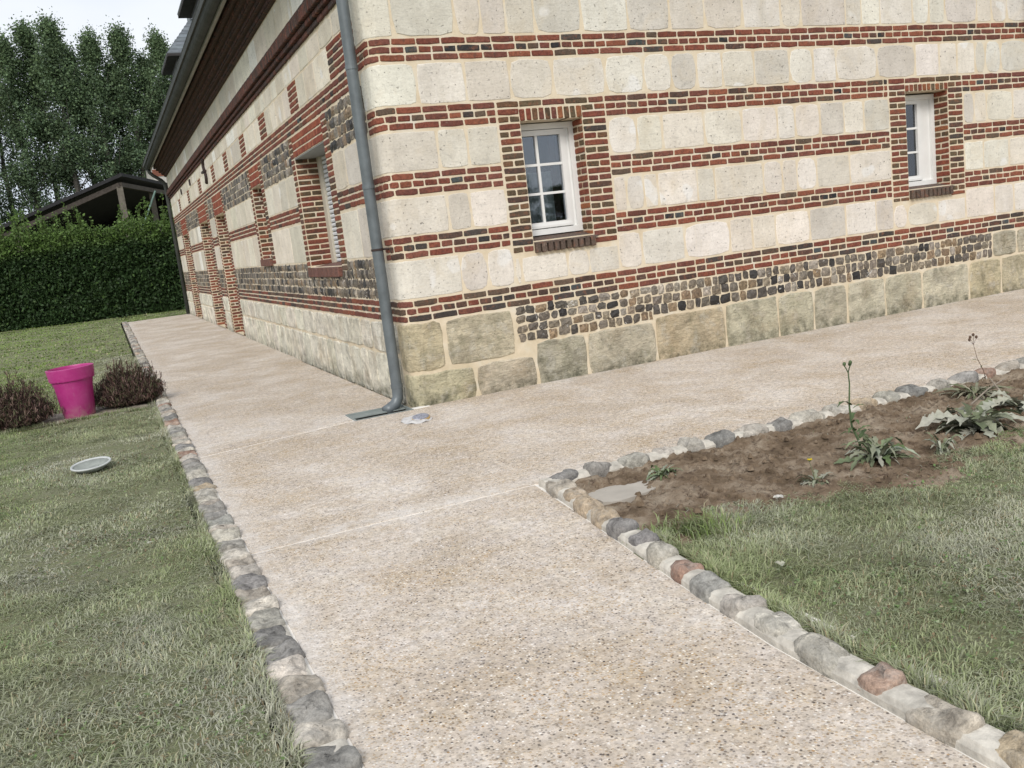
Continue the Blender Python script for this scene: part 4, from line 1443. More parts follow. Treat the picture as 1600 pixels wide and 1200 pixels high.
# longer grass leaning over the kerbs
def fringe(pts_fn, n, h0, label, green, side):
    t = nr.uniform(0, 1, n)
    x, y = pts_fn(t)
    h = h0 * nr.uniform(0.5, 1.4, n)
    V, T, C = grass_field(x, y, np.full(n, -0.01), h, 0.0045 * nr.uniform(0.6, 1.4, n), h * nr.uniform(0.3, 1.1, n), grass_cols(x, y, green + 0 * x))
    o = fast_mesh('grass', V, T, C, M['grass'])
    tag(o, label, 'grass', kind='stuff')
fringe(lambda t: (LX - 0.155 - np.abs(nr.normal(0, 0.025, len(t))), -6 + 16 * t ** 1.6), 9000, 0.05, 'untrimmed grass edge against the left kerb', 0.0, -1)
fringe(lambda t: (-4.3 + 2.1 * t, 3.04 + nr.normal(0, 0.03, len(t)) + 0.04 * np.sin(t * 31)), 2200, 0.06, 'grass edge in front of the pot and heather bed', 0.5, 1)
def rf_(t):
    y = -4.35 - 2.8 * t
    return np.array([kerb_x(v) for v in y]) + WK + 0.02 + np.abs(nr.normal(0, 0.03, len(t))), y
fringe(rf_, 5500, 0.065, 'longer green grass against the right kerb', 0.2, 1)
# tuft by the kerb
n = 700
a_ = nr.normal(0, 0.10, n); b_ = nr.normal(0, 0.07, n)
h = 0.09 * nr.uniform(0.4, 1.2, n)
V, T, C = grass_field(-0.10 + a_ , -4.36 + b_, np.full(n, -0.01), h, 0.005 * nr.uniform(0.6, 1.3, n), h * nr.uniform(0.3, 1.1, n), grass_cols(a_, b_, 0.5 + 0 * a_))
tag(fast_mesh('grass_tuft', V, T, C, M['grass']), 'fresh green grass tuft between kerb and bare soil', 'grass', kind='stuff')

# clover and small broad leaves mixed into the lawns, plus dead scraps
def scraps(name, x0, x1, y0, y1, n, keep, pal, r0, label, kind_cat):
    x = nr.uniform(x0, x1, n); y = nr.uniform(y0, y1, n)
    k = keep(x, y) & (nr.random(n) < np.clip(0.25 + 1.3 * fnoise(x, y, 3.0, 55), 0, 1)) & seen(np.stack([x, y, 0 * x], 1), 0.1)
    x, y = x[k], y[k]; n = len(x)
    P, C = [], []
    for j_ in range(3):
        a_ = nr.uniform(0, 2 * PI, n)
        P.append(np.stack([x + r0 * np.cos(a_), y + r0 * np.sin(a_), nr.uniform(0.012, 0.03, n)], 1))
        C.append(pal[nr.integers(0, len(pal), n)] * nr.uniform(0.75, 1.2, (n, 1)))
    P = np.concatenate(P); C = np.concatenate(C)
    m = len(P)
    a_ = nr.uniform(0, 2 * PI, m); s_ = r0 * nr.uniform(0.6, 1.3, m)
    V = np.empty((m, 4, 3))
    for q_ in range(4):
        V[:, q_, 0] = P[:, 0] + s_ * (1.0 if q_ % 2 else 0.7) * np.cos(a_ + q_ * PI / 2)
        V[:, q_, 1] = P[:, 1] + s_ * (1.0 if q_ % 2 else 0.7) * np.sin(a_ + q_ * PI / 2)
        V[:, q_, 2] = P[:, 2] + nr.normal(0, 0.35, m) * s_
    b = (np.arange(m) * 4)[:, None]
    T = np.concatenate([b + [0, 1, 2], b + [0, 2, 3]], 0)
    tag(fast_mesh(name, V.reshape(-1, 3), T, np.repeat(C[:, None, :], 4, 1).reshape(-1, 3), M['grass']), label, kind_cat, kind='stuff')
CLV = np.array([[0.15, 0.23, 0.085], [0.19, 0.26, 0.12], [0.27, 0.31, 0.19]])
DED = np.array([[0.27, 0.20, 0.12], [0.38, 0.33, 0.22], [0.16, 0.11, 0.07]])
lk = lambda x, y: not_bed(x, y) & (x < -2.15)
scraps('clover', -5.2, -2.15, -6, 2.9, 5200, lk, CLV, 0.0075, 'clover and small broad leaves in the left lawn', 'clover')
scraps('clover', -0.4, 4.5, -7, -4.2, 5200, not_soil, CLV, 0.0075, 'clover and small broad leaves in the right lawn', 'clover')
scraps('dead_scraps', -3.4, -2.12, -6, 2.9, 1700, lk, DED, 0.006, 'dry brown scraps in the left lawn near the kerb', 'litter')
scraps('dead_scraps', -0.4, 3.5, -7, -4.2, 1300, not_soil, DED, 0.006, 'dry brown scraps in the right lawn', 'litter')
# clods and crumbs on the soil
mbc = MB()
for i in range(2600):
    x = rnd.uniform(-0.1, 6.5); y = rnd.uniform(-4.45, -3.25)
    if y < bed_edge(x) - 0.05: continue
    r = rnd.choice([0.004, 0.005, 0.006, 0.008, 0.011, 0.016, 0.022]) * rnd.uniform(0.7, 1.3)
    zz = float(soil_z(np.array([x]), np.array([y]))[0])
    v = [(x + r * rnd.uniform(0.7, 1.2) * math.cos(k * PI / 2.5), y + r * rnd.uniform(0.7, 1.2) * math.sin(k * PI / 2.5), zz - 0.002) for k in range(5)]
    v += [(x + 0.5 * (a[0] - x), y + 0.5 * (a[1] - y), zz + r * rnd.uniform(0.6, 1.0)) for a in v[:5]]
    mbc.add(v, [(k, (k + 1) % 5, 5 + (k + 1) % 5, 5 + k) for k in range(5)] + [(5, 6, 7, 8, 9)])
tag(mbc.build('soil_crumbs', M['soil']), 'loose clods and crumbs scattered over the bare soil bed', 'soil', kind='stuff')

# --- leafy weeds
def leaf_strip(mb, base, az, L, W, rise, droop, tint, lobes=0, seg=7, twist=0.0):
    v = []
    ca, sa = math.cos(az), math.sin(az)
    for i in range(seg + 1):
        t = i / seg
        r = L * t
        z = base[2] + rise * math.sin(t * PI * 0.62) * 1.0 - droop * t * t
        wv = W * math.sin(PI * min(1, t * 0.92 + 0.08)) ** 0.7
        if lobes and 0 < i < seg:
            wv *= rnd.uniform(1.1, 1.6) if i % 2 else rnd.uniform(0.35, 0.6)
        wv += 0.002
        tw = twist * t
        cx, cy = base[0] + ca * r, base[1] + sa * r
        v.append((cx - sa * wv, cy + ca * wv, z + wv * (0.35 + tw)))
        v.append((cx, cy, z))
        v.append((cx + sa * wv, cy - ca * wv, z + wv * (0.35 - tw)))
    f = []
    for i in range(seg):
        for k in (0, 1):
            a = i * 3 + k
            f.append((a, a + 1, a + 4, a + 3))
    mb.add(v, f, tint)

def weed(name, loc, label, nleaf, L, W, tints, lobes=1, stem=None, rise=0.08, flat=0.0):
    nleaf = int(nleaf * 2.2)
    root = empty(name, loc, label, 'weed')
    x, y, z = loc
    for k in range(nleaf):
        mb = MB()
        az = 2 * PI * k / nleaf * 1.0 + rnd.uniform(-0.4, 0.4)
        l = L * rnd.uniform(0.55, 1.1)
        leaf_strip(mb, (x + rnd.uniform(-0.02, 0.02), y + rnd.uniform(-0.02, 0.02), z + 0.005), az, l, W * rnd.uniform(0.45, 0.95), rise * rnd.uniform(0.1, 1.6), rise * rnd.uniform(0.2, 1.2), jitc(rnd.choice(tints), 0.2), lobes, seg=11, twist=rnd.uniform(-0.9, 0.9))
        rebase(mb.build('leaf', M['dusty']), root)
    if stem:
        pts, r, st, heads = stem
        mb = MB()
        mb.tube(pts, [r * (1 - 0.6 * i / (len(pts) - 1)) for i in range(len(pts))], 6, st)
        rebase(mb.build('stem', M['twig']), root)
        for i, (P, az, l) in enumerate(heads.get('leaves', [])):
            mb = MB()
            leaf_strip(mb, P, az, l, l * 0.10, l * 0.4, l * 0.25, jitc((0.09, 0.13, 0.06), 0.2), 1)
            rebase(mb.build('leaf', M['dusty']), root)
        for P in heads.get('buds', []):
            mb = MB()
            mb.tube([pts[-1], Vector(P) * 0.5 + Vector(pts[-1]) * 0.5 + Vector((0, 0, 0.004)), P], [r * 0.35] * 3, 5, st)
            mb.lathe([(0.001, 0), (0.008, 0.005), (0.010, 0.014), (0.006, 0.022), (0.001, 0.024)], 8, st, Matrix.Translation(P))
            rebase(mb.build('bud', M['twig']), root)
    return root
PALE = [(0.25, 0.265, 0.19), (0.16, 0.18, 0.11), (0.33, 0.335, 0.27), (0.13, 0.15, 0.09)]
GRN = [(0.10, 0.14, 0.06), (0.17, 0.21, 0.12), (0.26, 0.29, 0.22)]
sx, sy = 1.30, -4.05
st = [(sx, sy, 0.0), (sx - 0.015, sy, 0.10), (sx - 0.055, sy + 0.01, 0.20), (sx - 0.065, sy + 0.01, 0.32), (sx - 0.045, sy + 0.02, 0.44), (sx - 0.05, sy + 0.02, 0.50)]
weed('thistle', (1.30, -4.15, 0.0), 'dusty thistle with one tall green budding stalk, on the bare soil bed', 26, 0.22, 0.020, PALE + GRN, 1,
     (st, 0.009, (0.10, 0.14, 0.07), dict(
         leaves=[((sx - 0.01, sy, 0.12), 0.3, 0.12), ((sx - 0.01, sy, 0.13), 2.5, 0.11), ((sx - 0.04, sy, 0.17), 3.6, 0.11), ((sx - 0.03, sy, 0.16), -0.4, 0.10), ((sx - 0.06, sy, 0.24), 0.6, 0.09), ((sx - 0.06, sy, 0.22), 4.3, 0.10), ((sx - 0.06, sy, 0.32), 3.3, 0.12), ((sx - 0.05, sy, 0.30), 5.6, 0.07)],
         buds=[(sx - 0.035, sy + 0.02, 0.535), (sx - 0.065, sy + 0.03, 0.54), (sx - 0.05, sy, 0.55)])), 0.10)
weed('dock', (2.15, -4.08, 0.0), 'large sprawling weed with pale cement dusted leaves, right of the thistle', 22, 0.31, 0.040, PALE + [(0.34, 0.34, 0.28)], 1, None, 0.09)
weed('dock', (2.75, -3.95, 0.0), 'pale dusted weed at the right edge beyond the big sprawling one', 16, 0.28, 0.035, PALE, 1, None, 0.08)
weed('weed', (1.66, -4.28, 0.0), 'small pale dusty seedling just right of the thistle at the lawn edge', 12, 0.10, 0.010, PALE, 1, None, 0.08)
weed('weed', (0.34, -3.48, 0.0), 'small low green weed near the corner of the kerb by the cement puddle', 16, 0.11, 0.011, GRN, 1, None, 0.04)
weed('weed', (0.80, -4.22, 0.0), 'small dusty weed with a yellow flower at the near edge of the soil bed', 12, 0.12, 0.012, PALE, 1,
     ([(0.80, -4.22, 0), (0.79, -4.22, 0.06), (0.78, -4.21, 0.115)], 0.004, (0.16, 0.18, 0.10), dict(buds=[(0.778, -4.21, 0.125)])), 0.05)
fl = MB(); fl.lathe([(0.001, 0.0), (0.014, 0.004), (0.010, 0.010), (0.001, 0.009)], 10, (0.55, 0.40, 0.03), Matrix.Translation((0.778, -4.212, 0.135)))
o = fl.build('flower', M['dusty']); rebase(o, bpy.data.objects['weed.002'])
weed('dry_stalk', (3.25, -3.28, 0.0), 'thin brown dry stalk standing behind the kerb against the path', 4, 0.05, 0.005, [(0.16, 0.12, 0.08)], 0,
     ([(3.27, -3.30, 0), (3.25, -3.29, 0.10), (3.20, -3.28, 0.20), (3.17, -3.28, 0.30)], 0.0035, (0.13, 0.085, 0.06), dict(
         leaves=[((3.22, -3.28, 0.17), 2.5, 0.05), ((3.24, -3.28, 0.12), 0.5, 0.04)], buds=[(3.13, -3.28, 0.33), (3.17, -3.28, 0.36), (3.20, -3.28, 0.34), (3.15, -3.27, 0.345)])), 0.04)
weed('weed', (2.9, -3.5, 0.0), 'flattened greyish weeds behind the kerb at the right end of the soil', 26, 0.26, 0.012, [(0.20, 0.20, 0.14), (0.14, 0.16, 0.09), (0.28, 0.27, 0.20)], 1, None, 0.05)
weed('weed', (3.5, -3.75, 0.0), 'flattened dry weeds heaped at the far right of the soil bed', 30, 0.30, 0.012, [(0.22, 0.20, 0.14), (0.15, 0.16, 0.10), (0.3, 0.28, 0.21)], 1, None, 0.06)
def flat_leaf(name, x, y, r, n, tint, label, z=0.03):
    root = empty(name, (x, y, z), label, 'leaf')
    for k in range(n):
        mb = MB()
        leaf_strip(mb, (x, y, z), 2 * PI * k / n + rnd.uniform(-0.3, 0.3), r * rnd.uniform(0.7, 1.1), r * 0.38, r * 0.3, r * 0.1, jitc(tint, 0.1), 0, 5)
        rebase(mb.build('lobe', M['dusty']), root)
flat_leaf('dead_leaf', 0.46, -4.33, 0.03, 5, (0.46, 0.45, 0.41), 'whitish crumpled leaf lying where the soil meets the grass', 0.03)
flat_leaf('dead_leaf', -0.10, -4.99, 0.028, 3, (0.33, 0.33, 0.26), 'dry pale leaf lying in the grass near the kerb')
flat_leaf('dead_leaf', -2.42, -2.55, 0.018, 3, (0.38, 0.39, 0.32), 'small pale leaf in the left lawn near the kerb', 0.035)
for (a_, b_, lb) in (((2.55, -3.75, 0.04), (3.15, -3.55, 0.09), 'longer pale twig lying across the weeds at the right'), ((2.75, -3.85, 0.05), (2.98, -3.55, 0.12), 'short pale twig leaning up from the weeds')):
    mb = MB(); mb.tube([a_, ((a_[0] + b_[0]) / 2, (a_[1] + b_[1]) / 2 + 0.01, (a_[2] + b_[2]) / 2 + 0.01), b_], [0.006, 0.005, 0.003], 6, (0.30, 0.26, 0.21))
    tag(mb.build('twig', M['twig']), lb, 'twig')

n = 1500
x = nr.uniform(-0.1, 6.5, n); y = nr.uniform(-4.55, -3.22, n)
k = (y > bed_edge(x) - 0.08) & (nr.random(n) < np.clip(0.12 + 0.5 * np.clip((x - 1.2) / 1.5, 0, 1) + 1.2 * np.exp(-((y - bed_edge(x)) / 0.12) ** 2), 0, 1))
x, y = x[k], y[k]; n = len(x)
h = 0.02 * nr.uniform(0.2, 1.2, n)
pal = np.array([[0.26, 0.23, 0.16], [0.17, 0.19, 0.10], [0.12, 0.09, 0.06], [0.34, 0.33, 0.27]])
V, T, C = grass_field(x, y, soil_z(x, y), h, 0.005 * nr.uniform(0.5, 1.5, n), nr.uniform(0.01, 0.07, n), pal[nr.integers(0, 4, n)])
tag(fast_mesh('plant_litter', V, T, C, M['grass']), 'dry stalks and plant litter strewn over the bare soil', 'litter', kind='stuff')
# --- heathers
def heather(cx, cy, rx, ry, H, n, label, seed):
    root = empty('heather', (cx, cy, 0), label, 'shrub', 'heather bushes beside the pot')
    r2 = np.random.default_rng(seed)
    th = r2.uniform(0, 2 * PI, n); rr = np.sqrt(r2.uniform(0, 1, n))
    ou = 1 + 0.28 * (r2.random(n) < 0.12) * r2.random(n)
    tipx = cx + rx * rr * np.cos(th) * ou; tipy = cy + ry * rr * np.sin(th) * ou
    hz = H * np.sqrt(np.clip(1.05 - rr ** 2, 0.05, 1)) * r2.uniform(0.45, 1.25, n) * (1 + 0.22 * np.sin(th * 3 + seed))
    bx = cx + rx * 0.45 * rr * np.cos(th); by_ = cy + ry * 0.45 * rr * np.sin(th)
    def sprigs(bx, by_, bz, tx, ty, tz, w0, cols):
        m = len(bx)
        base = np.stack([bx, by_, bz], 1); tip = np.stack([tx, ty, tz], 1)
        mid = (base + tip) / 2 + np.stack([r2.normal(0, 0.02, m), r2.normal(0, 0.02, m), np.abs(r2.normal(0, 0.03, m))], 1)
        az = r2.uniform(0, 2 * PI, m)
        sd_ = np.stack([np.cos(az), np.sin(az), np.zeros(m)], 1) * w0
        V = np.empty((m, 5, 3)); V[:, 0] = base - sd_; V[:, 1] = base + sd_; V[:, 2] = mid - sd_; V[:, 3] = mid + sd_; V[:, 4] = tip
        b = (np.arange(m) * 5)[:, None]
        T = np.concatenate([b + [0, 1, 3], b + [0, 3, 2], b + [2, 3, 4]], 0)
        return V, T, np.repeat(cols[:, None, :], 5, 1)
    pal = np.array([[0.085, 0.05, 0.045], [0.12, 0.07, 0.06], [0.075, 0.07, 0.04], [0.095, 0.10, 0.055], [0.19, 0.13, 0.11], [0.045, 0.03, 0.028]])
    c = pal[r2.integers(0, 6, n)] * r2.uniform(0.7, 1.3, (n, 1))
    V, T, C = sprigs(bx, by_, np.zeros(n), tipx, tipy, hz, 0.0045, c)
    # side leaves
    m = n * 9
    k = r2.integers(0, n, m); t = r2.uniform(0.35, 1.0, m)
    P = np.stack([bx[k] + (tipx[k] - bx[k]) * t, by_[k] + (tipy[k] - by_[k]) * t, hz[k] * t], 1)
    d = np.stack([r2.normal(0, 0.022, m), r2.normal(0, 0.022, m), np.abs(r2.normal(0.028, 0.014, m))], 1)
    c2 = pal[r2.integers(0, 6, m)] * r2.uniform(0.8, 1.7, (m, 1))
    V2, T2, C2 = sprigs(P[:, 0], P[:, 1], P[:, 2], P[:, 0] + d[:, 0], P[:, 1] + d[:, 1], P[:, 2] + d[:, 2], 0.0035, c2)
    o = fast_mesh('foliage', V2.reshape(-1, 3), T2, C2.reshape(-1, 3), M['twig']); rebase(o, root)
    o = fast_mesh('stems', V.reshape(-1, 3), T, C.reshape(-1, 3), M['twig']); rebase(o, root)
heather(-3.62, 3.35, 0.50, 0.40, 0.42, 1700, 'brown heather bush left of the magenta pot, cut by the edge of the view', 1)
heather(-2.37, 3.62, 0.42, 0.34, 0.38, 1500, 'brown heather bush between the magenta pot and the path', 2)

# --- pot
q = MB()
prof = [(r_ * 0.93, z_) for r_, z_ in [(0.0, 0.0), (0.168, 0.0), (0.178, 0.012), (0.215, 0.36), (0.222, 0.425), (0.250, 0.428), (0.254, 0.44), (0.268, 0.555), (0.268, 0.565), (0.255, 0.568), (0.250, 0.555), (0.235, 0.43), (0.20, 0.30), (0.17, 0.10), (0.0, 0.10)]]
Mp = Matrix.Translation((-2.905, 3.40, 0.0)) @ Matrix.Rotation(math.radians(-1.0), 4, 'Y')
root = empty('flower_pot', (-2.93, 3.40, 0.01), 'empty magenta plastic flower pot with a broad rim between two brown heathers', 'pot')
q.lathe(prof[:5], 56, M=Mp)
q.lathe(prof[10:], 56, M=Mp)
o = q.build('pot_body', M['pot'], smooth=True); rebase(o, root)
q = MB(); q.lathe(prof[4:11], 56, M=Mp)
o = q.build('pot_rim', M['pot'], smooth=False); rebase(o, root)

# --- dish on the lawn
Md = Matrix.Translation((-2.745, 0.04, 0.045)) @ Matrix.Rotation(math.radians(5), 4, 'X') @ Matrix.Rotation(math.radians(-3), 4, 'Y')
root = empty('saucer', (-2.745, 0.04, 0.03), 'shallow round grey saucer with a paler rim lying on the left lawn', 'saucer')
q = MB(); q.lathe([(0.0, -0.020), (0.10, -0.020), (0.142, 0.012), (0.145, 0.010), (0.105, -0.030), (0.0, -0.030)], 48, M=Md)
rebase(q.build('dish', M['dish'], smooth=True), root)
q = MB(); q.lathe([(0.136, 0.009), (0.140, 0.018), (0.150, 0.019), (0.155, 0.012), (0.148, 0.003), (0.136, 0.004)], 48, M=Md)
rebase(q.build('rim', M['rim'], smooth=True), root)

# ================================================================== background
def leaves(P, size, cols, squash=0.6, seed=0):
    """one bent quad per leaf clump, random orientation"""
    r2 = np.random.default_rng(seed)
    n = len(P)
    a = r2.normal(0, 1, (n, 3)); a /= np.linalg.norm(a, axis=1)[:, None]
    b = r2.normal(0, 1, (n, 3)); b -= a * (a * b).sum(1)[:, None]; b /= np.linalg.norm(b, axis=1)[:, None]
    s_ = (size * r2.uniform(0.5, 1.3, n))[:, None]
    a *= s_; b *= s_ * squash
    V = np.empty((n, 4, 3))
    V[:, 0] = P - a; V[:, 1] = P - b * 0.9; V[:, 2] = P + a; V[:, 3] = P + b
    bb = (np.arange(n) * 4)[:, None]
    T = np.concatenate([bb + [0, 1, 2], bb + [0, 2, 3]], 0)
    return V.reshape(-1, 3), T, np.repeat(cols[:, None, :], 4, 1).reshape(-1, 3)

# hedge
hd = empty('hedge', (-5, 29, 0), 'tall clipped hornbeam hedge with ragged fresh green shoots on top, beyond the far lawn', 'hedge')
def hline(u):   # u metres along hedge from right end
    return 1.6 - u * 0.953, 27.0 + u * 0.303
HH = 3.3
core = MB()
A = hline(0); B = hline(18)
nx_, ny_ = 0.303, 0.953
core.prism([(A[0] + nx_ * 0.5, A[1] + ny_ * 0.5), (A[0] + nx_ * 1.3, A[1] + ny_ * 1.3), (B[0] + nx_ * 1.3, B[1] + ny_ * 1.3), (B[0] + nx_ * 0.5, B[1] + ny_ * 0.5)], -0.05, HH - 0.5, (0.012, 0.02, 0.008))  # solid near-black box filling the inside of the hedge
rebase(core.build('dark_core', M['twig']), hd)
n = 75000
u = nr.uniform(0, 18, n); z = nr.uniform(0.02, HH, n)
dep = np.abs(nr.normal(0, 0.28, n)) + 0.12 * (fnoise(u, z * 1.5, 2.2, 31) + 1)
x = 1.6 - u * 0.953 + nx_ * dep; y = 27.0 + u * 0.303 + ny_ * dep
zz = z * 1.0
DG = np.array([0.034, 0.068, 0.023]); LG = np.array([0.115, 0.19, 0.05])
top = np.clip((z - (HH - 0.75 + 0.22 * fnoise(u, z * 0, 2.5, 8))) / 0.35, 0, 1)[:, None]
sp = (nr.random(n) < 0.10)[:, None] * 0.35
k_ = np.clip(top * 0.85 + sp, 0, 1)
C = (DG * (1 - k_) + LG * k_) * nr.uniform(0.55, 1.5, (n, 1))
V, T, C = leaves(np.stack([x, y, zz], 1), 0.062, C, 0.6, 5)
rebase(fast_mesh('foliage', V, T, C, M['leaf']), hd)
# shoots on top
n = 260
su = nr.uniform(0, 18, n)
PP, CC = [], []
mbs = MB()
for i in range(n):
    hgt = rnd.choice([0.2, 0.3, 0.4, 0.6, 0.95]) * rnd.uniform(0.7, 1.15)
    d_ = rnd.uniform(0.1, 1.0)
    bx = 1.6 - su[i] * 0.953 + nx_ * d_; by_ = 27.0 + su[i] * 0.303 + ny_ * d_
    lx, ly = rnd.uniform(-0.25, 0.25) * hgt, rnd.uniform(-0.25, 0.25) * hgt
    mbs.bar((bx, by_, HH - 0.3), (bx + lx, by_ + ly, HH + hgt), 0.008, 4, (0.07, 0.08, 0.03), 0.003)
    for k in range(int(46 * hgt) + 10):
        t = rnd.uniform(-0.25, 1)
        sp_ = 0.13 * (1.15 - max(t, 0))
        PP.append((bx + lx * t + rnd.gauss(0, sp_), by_ + ly * t + rnd.gauss(0, sp_), HH + hgt * t + rnd.gauss(0, 0.03)))
        CC.append(LG * rnd.uniform(0.55, 1.35))
PP = np.array(PP); CC = np.array(CC)
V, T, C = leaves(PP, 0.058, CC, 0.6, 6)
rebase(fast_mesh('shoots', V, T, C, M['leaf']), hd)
tag(rebase(mbs.build('twigs', M['twig']), hd), kind='stuff')

# open shed behind the hedge
sh = empty('shed', (-1.05, 33, 0), 'open timber shed with a dark roof rising above the hedge', 'shed')
C0 = Vector((-1.05, 33.0, 5.46))
rd = Vector((0.327, 0.945, 0)); ld = Vector((-0.945, 0.327, 0))
def sp(a, b, z): return Vector((C0.x, C0.y, 0)) + ld * a + rd * b + Vector((0, 0, z))
def rz(a): return 5.46 - 0.304 * a
q = MB()
v = []
for a, b in ((-0.1, -0.1), (9, -0.1), (9, 9), (-0.1, 9)):
    v.append(sp(a, b, rz(a)))
for a, b in ((-0.1, -0.1), (9, -0.1), (9, 9), (-0.1, 9)):
    v.append(sp(a, b, rz(a) + 0.14))
q.add(v, [(3, 2, 1, 0), (4, 5, 6, 7), (0, 1, 5, 4), (1, 2, 6, 5), (2, 3, 7, 6), (3, 0, 4, 7)], (0.035, 0.035, 0.037))
rebase(q.build('roof', M['wood']), sh)
def beam(a0, b0, z0, a1, b1, z1, w_, tint, nm='beam'):
    A_, B_ = sp(a0, b0, z0), sp(a1, b1, z1)
    q = MB(); q.bar(A_, B_, w_, 4, tint)
    rebase(q.build(nm, M['wood']), sh)
beam(0.1, 0.1, rz(0) - 0.28, 8.5, 0.1, rz(8.5) - 0.28, 0.13, (0.07, 0.06, 0.052))
beam(0.1, 0.1, rz(0) - 0.28, 0.1, 8.8, rz(0) - 0.28, 0.13, (0.08, 0.07, 0.06))
for a, b in ((0.15, 0.15), (4.5, 0.15), (8.5, 0.15), (0.15, 4.5), (0.15, 8.6)):
    beam(a, b, 0, a, b, rz(a) - 0.3, 0.17, (0.16, 0.145, 0.12), 'post')
q = MB()
q.add([sp(0, 8.9, 0), sp(9, 8.9, 0), sp(9, 8.9, rz(9)), sp(0, 8.9, rz(0))], [(0, 1, 2, 3)], (0.02, 0.018, 0.017))
q.add([sp(9, 0, 0), sp(9, 8.9, 0), sp(9, 8.9, rz(9)), sp(9, 0, rz(9))], [(3, 2, 1, 0)], (0.02, 0.018, 0.017))
rebase(q.build('back_wall', M['wood']), sh)
q = MB(); q.bar((-0.75, 32.2, 3.0), (0.15, 32.3, 4.75), 0.035, 8, (0.16, 0.24, 0.21))
tag(q.build('pole', M['wood']), 'slanting green grey pole in front of the open shed, above the hedge', 'pole')

# outbuilding glimpsed past the far end of the eaves
ob = empty('outbuilding', (5, 49, 0), 'pale walled outbuilding with a brick band, glimpsed between the eaves and the far rainwater pipe', 'building')
q = MB(); q.box(1.05, 9, 46, 52, 0, 7.7)
rebase(q.build('wall', M['render']), ob)
for k in range(4):
    q = MB(); q.box(1.03, 9.02, 45.97, 45.999, 6.62 + k * 0.095, 6.70 + k * 0.095, (0.23, 0.09, 0.06))
    rebase(q.build('brick_band', M['brick']), ob)
q = MB()
v = [(0.8, 45.7, 7.7), (9.4, 45.7, 7.7), (9.4, 52.3, 7.7), (0.8, 52.3, 7.7), (3.5, 49, 9.0), (6.5, 49, 9.0)]
q.add(v, [(0, 1, 5, 4), (3, 4, 5, 2), (0, 4, 3), (1, 2, 5), (3, 2, 1, 0)], (0.07, 0.06, 0.058))
rebase(q.build('roof', M['slate']), ob)

# --- poplars
TREE_PROTO = []
def tree_mesh(H, rad, nl, seed):
    r = random.Random(seed)
    r2 = np.random.default_rng(seed)
    tb = MB()
    pts = [(0, 0, -0.2)]
    x = y = 0
    for k in range(1, 9):
        x += r.uniform(-0.12, 0.12); y += r.uniform(-0.12, 0.12)
        pts.append((x, y, H * 0.95 * k / 8))
    tb.tube(pts, [0.26 * (1 - 0.92 * k / 8) for k in range(9)], 8, (0.085, 0.08, 0.07))
    clumps = []
    nb = 58
    for i in range(nb):
        t = r.uniform(0.2, 0.97) ** 0.72
        hz = H * t
        k = min(7, int(t / 0.95 * 8)); u = t / 0.95 * 8 - k
        a, b = Vector(pts[k]), Vector(pts[min(8, k + 1)])
        st = a + (b - a) * min(1, u)
        az = r.uniform(0, 2 * PI)
        env = rad * (0.55 + 0.45 * math.sin(PI * min(1, (t - 0.05) / 0.9) ** 0.8)) * (1.0 if t < 0.7 else max(0.2, (1.02 - t) / 0.32))
        l = env * r.uniform(0.45, 1.35)
        e = st + Vector((math.cos(az) * l, math.sin(az) * l, l * r.uniform(0.9, 1.9)))
        m = (st + e) / 2 + Vector((math.cos(az) * 0.1, math.sin(az) * 0.1, -0.1 * l))
        tb.tube([st, m, e], [0.05 * (1.1 - t), 0.035 * (1.1 - t), 0.01], 5, (0.08, 0.075, 0.065), cap=False)
        for q_ in range(4):
            tt = r.uniform(0.25, 1.05)
            c = st + (e - st) * tt
            clumps.append((c.x + r.gauss(0, 0.15), c.y + r.gauss(0, 0.15), c.z + r.gauss(0, 0.25), r.uniform(0.2, 0.46), r.uniform(0.65, 1.4)))
    clumps = np.array(clumps)
    w_ = clumps[:, 3] ** 2
    k = r2.choice(len(clumps), nl, p=w_ / w_.sum())
    P = clumps[k, :3] + r2.normal(0, 1, (nl, 3)) * (clumps[k, 3:4] * np.array([0.62, 0.62, 0.85]))
    br = clumps[k, 4:5] * r2.uniform(0.7, 1.25, (nl, 1))
    base = np.array([0.095, 0.145, 0.085])
    hi = np.array([0.165, 0.235, 0.105])
    tt = np.clip(r2.normal(0.25, 0.25, nl) + (P[:, 2] / H - 0.6) * 0.5, 0, 1)[:, None]
    C = (base * (1 - tt) + hi * tt) * br
    V, T, C = leaves(P, 0.070, C, 0.8, seed)
    return tb, V, T, C
protos = []
spots = [(-6.9, 59, 16.4), (-5.35, 58, 16.9), (-4.05, 58.5, 17.9), (-3.05, 57.5, 17.7), (-1.9, 60, 16.9), (-0.75, 58, 17.1), (0.45, 59.5, 15.6), (1.45, 58, 17.3), (2.6, 59, 16.0), (3.7, 57.5, 16.8), (5.0, 59, 16.5), (-8.4, 58, 16.0), (-10.0, 59, 16.6)]
names = ['tallest of the poplars, beside its slightly shorter neighbour left of the middle of the row', ]
for i in range(4):
    protos.append(tree_mesh(17.0, 1.35, 21000, 100 + i))
built = {}
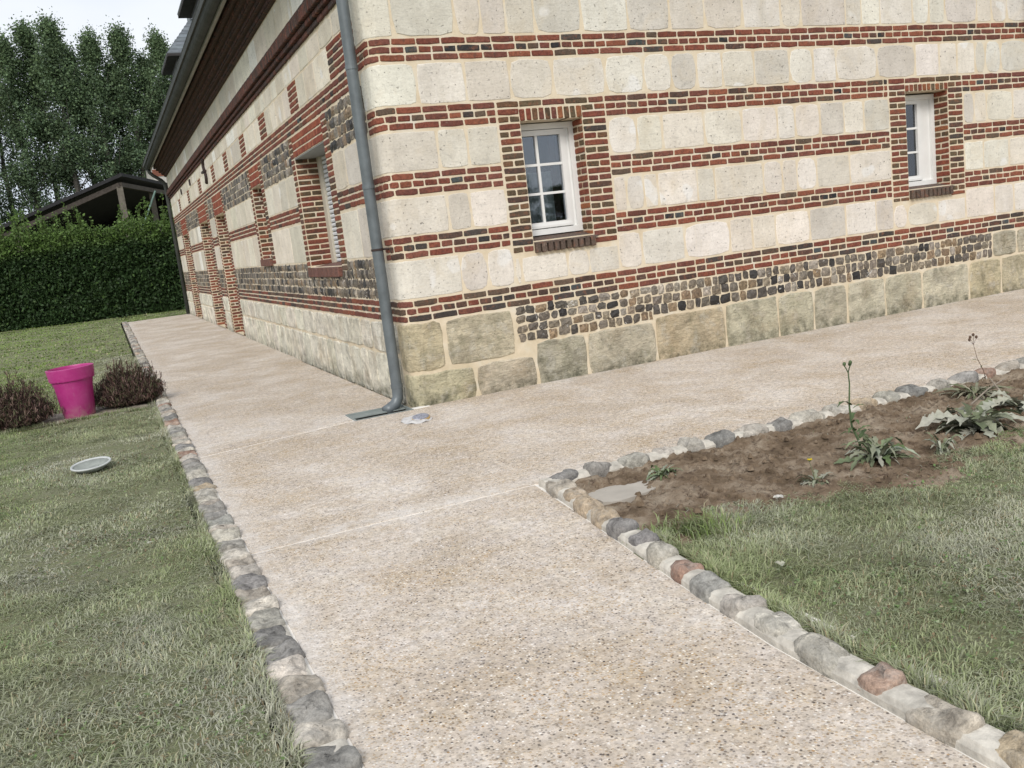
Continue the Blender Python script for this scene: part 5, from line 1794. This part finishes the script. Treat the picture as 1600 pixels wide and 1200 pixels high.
order = ['cut by the left edge of the view', 'second from the left edge, broad topped', 'left of the centre, with the highest pointed top', 'just right of the highest pointed top', 'in the dip of the row, left of the twin tops', 'with a rounded top over the left end of the shed roof', 'low topped, in the gap above the shed roof', 'above the ridge of the shed', 'slender, between the shed ridge and the eaves of the house', 'partly hidden by the dormer and gutter of the house', 'hidden mostly by the house roof', 'beyond the left edge of the view', 'farthest left, beyond the edge of the view']
for i, (x, y, h) in enumerate(spots):
    k = i % 4
    root = empty('poplar_tree', (x, y, 0), 'tall dark green poplar ' + order[i], 'tree', 'row of poplars behind the hedge')
    if k not in built:
        tb, V, T, C = protos[k]
        t_ = tb.build('trunk', M['bark'])
        c_ = fast_mesh('crown', V, T, C, M['leaf'])
        built[k] = (t_, c_)
    else:
        t_, c_ = (o_.copy() for o_ in built[k])
        COL.objects.link(t_); COL.objects.link(c_)
    t_.parent = root; c_.parent = root
    sc = h / 17.0
    root.scale = (sc * rnd.uniform(0.95, 1.12), sc * rnd.uniform(0.95, 1.12), sc)
    root.rotation_euler = (0, 0, rnd.uniform(0, 6.28))
for (x, y, h, lb) in ((15.5, -30, 3.9, 'tree across the garden behind the camera, seen only mirrored in the near window'), (18.6, -31.5, 3.3, 'second lower tree across the garden, mirrored in the near window')):
    root = empty('garden_tree', (x, y, 0), lb, 'tree')
    t_, c_ = (o_.copy() for o_ in built[1])
    COL.objects.link(t_); COL.objects.link(c_)
    t_.parent = root; c_.parent = root
    root.scale = (h / 17 * 4.2, h / 17 * 4.2, h / 17)
# low undergrowth under the poplars reads as one mass
n = 16000
x = nr.uniform(-14, 8, n); y = nr.uniform(54, 57, n)
z = np.abs(nr.normal(0, 1, n)) * (2.0 + 0.8 * fnoise(x, y, 0.8, 77))
V, T, C = leaves(np.stack([x, y, z], 1), 0.17, np.array([0.035, 0.07, 0.025]) * nr.uniform(0.5, 1.5, (n, 1)), 0.7, 99)
tag(fast_mesh('undergrowth', V, T, C, M['leaf']), 'dark undergrowth at the foot of the poplar row', 'undergrowth', kind='stuff')

S.render.engine = 'CYCLES'
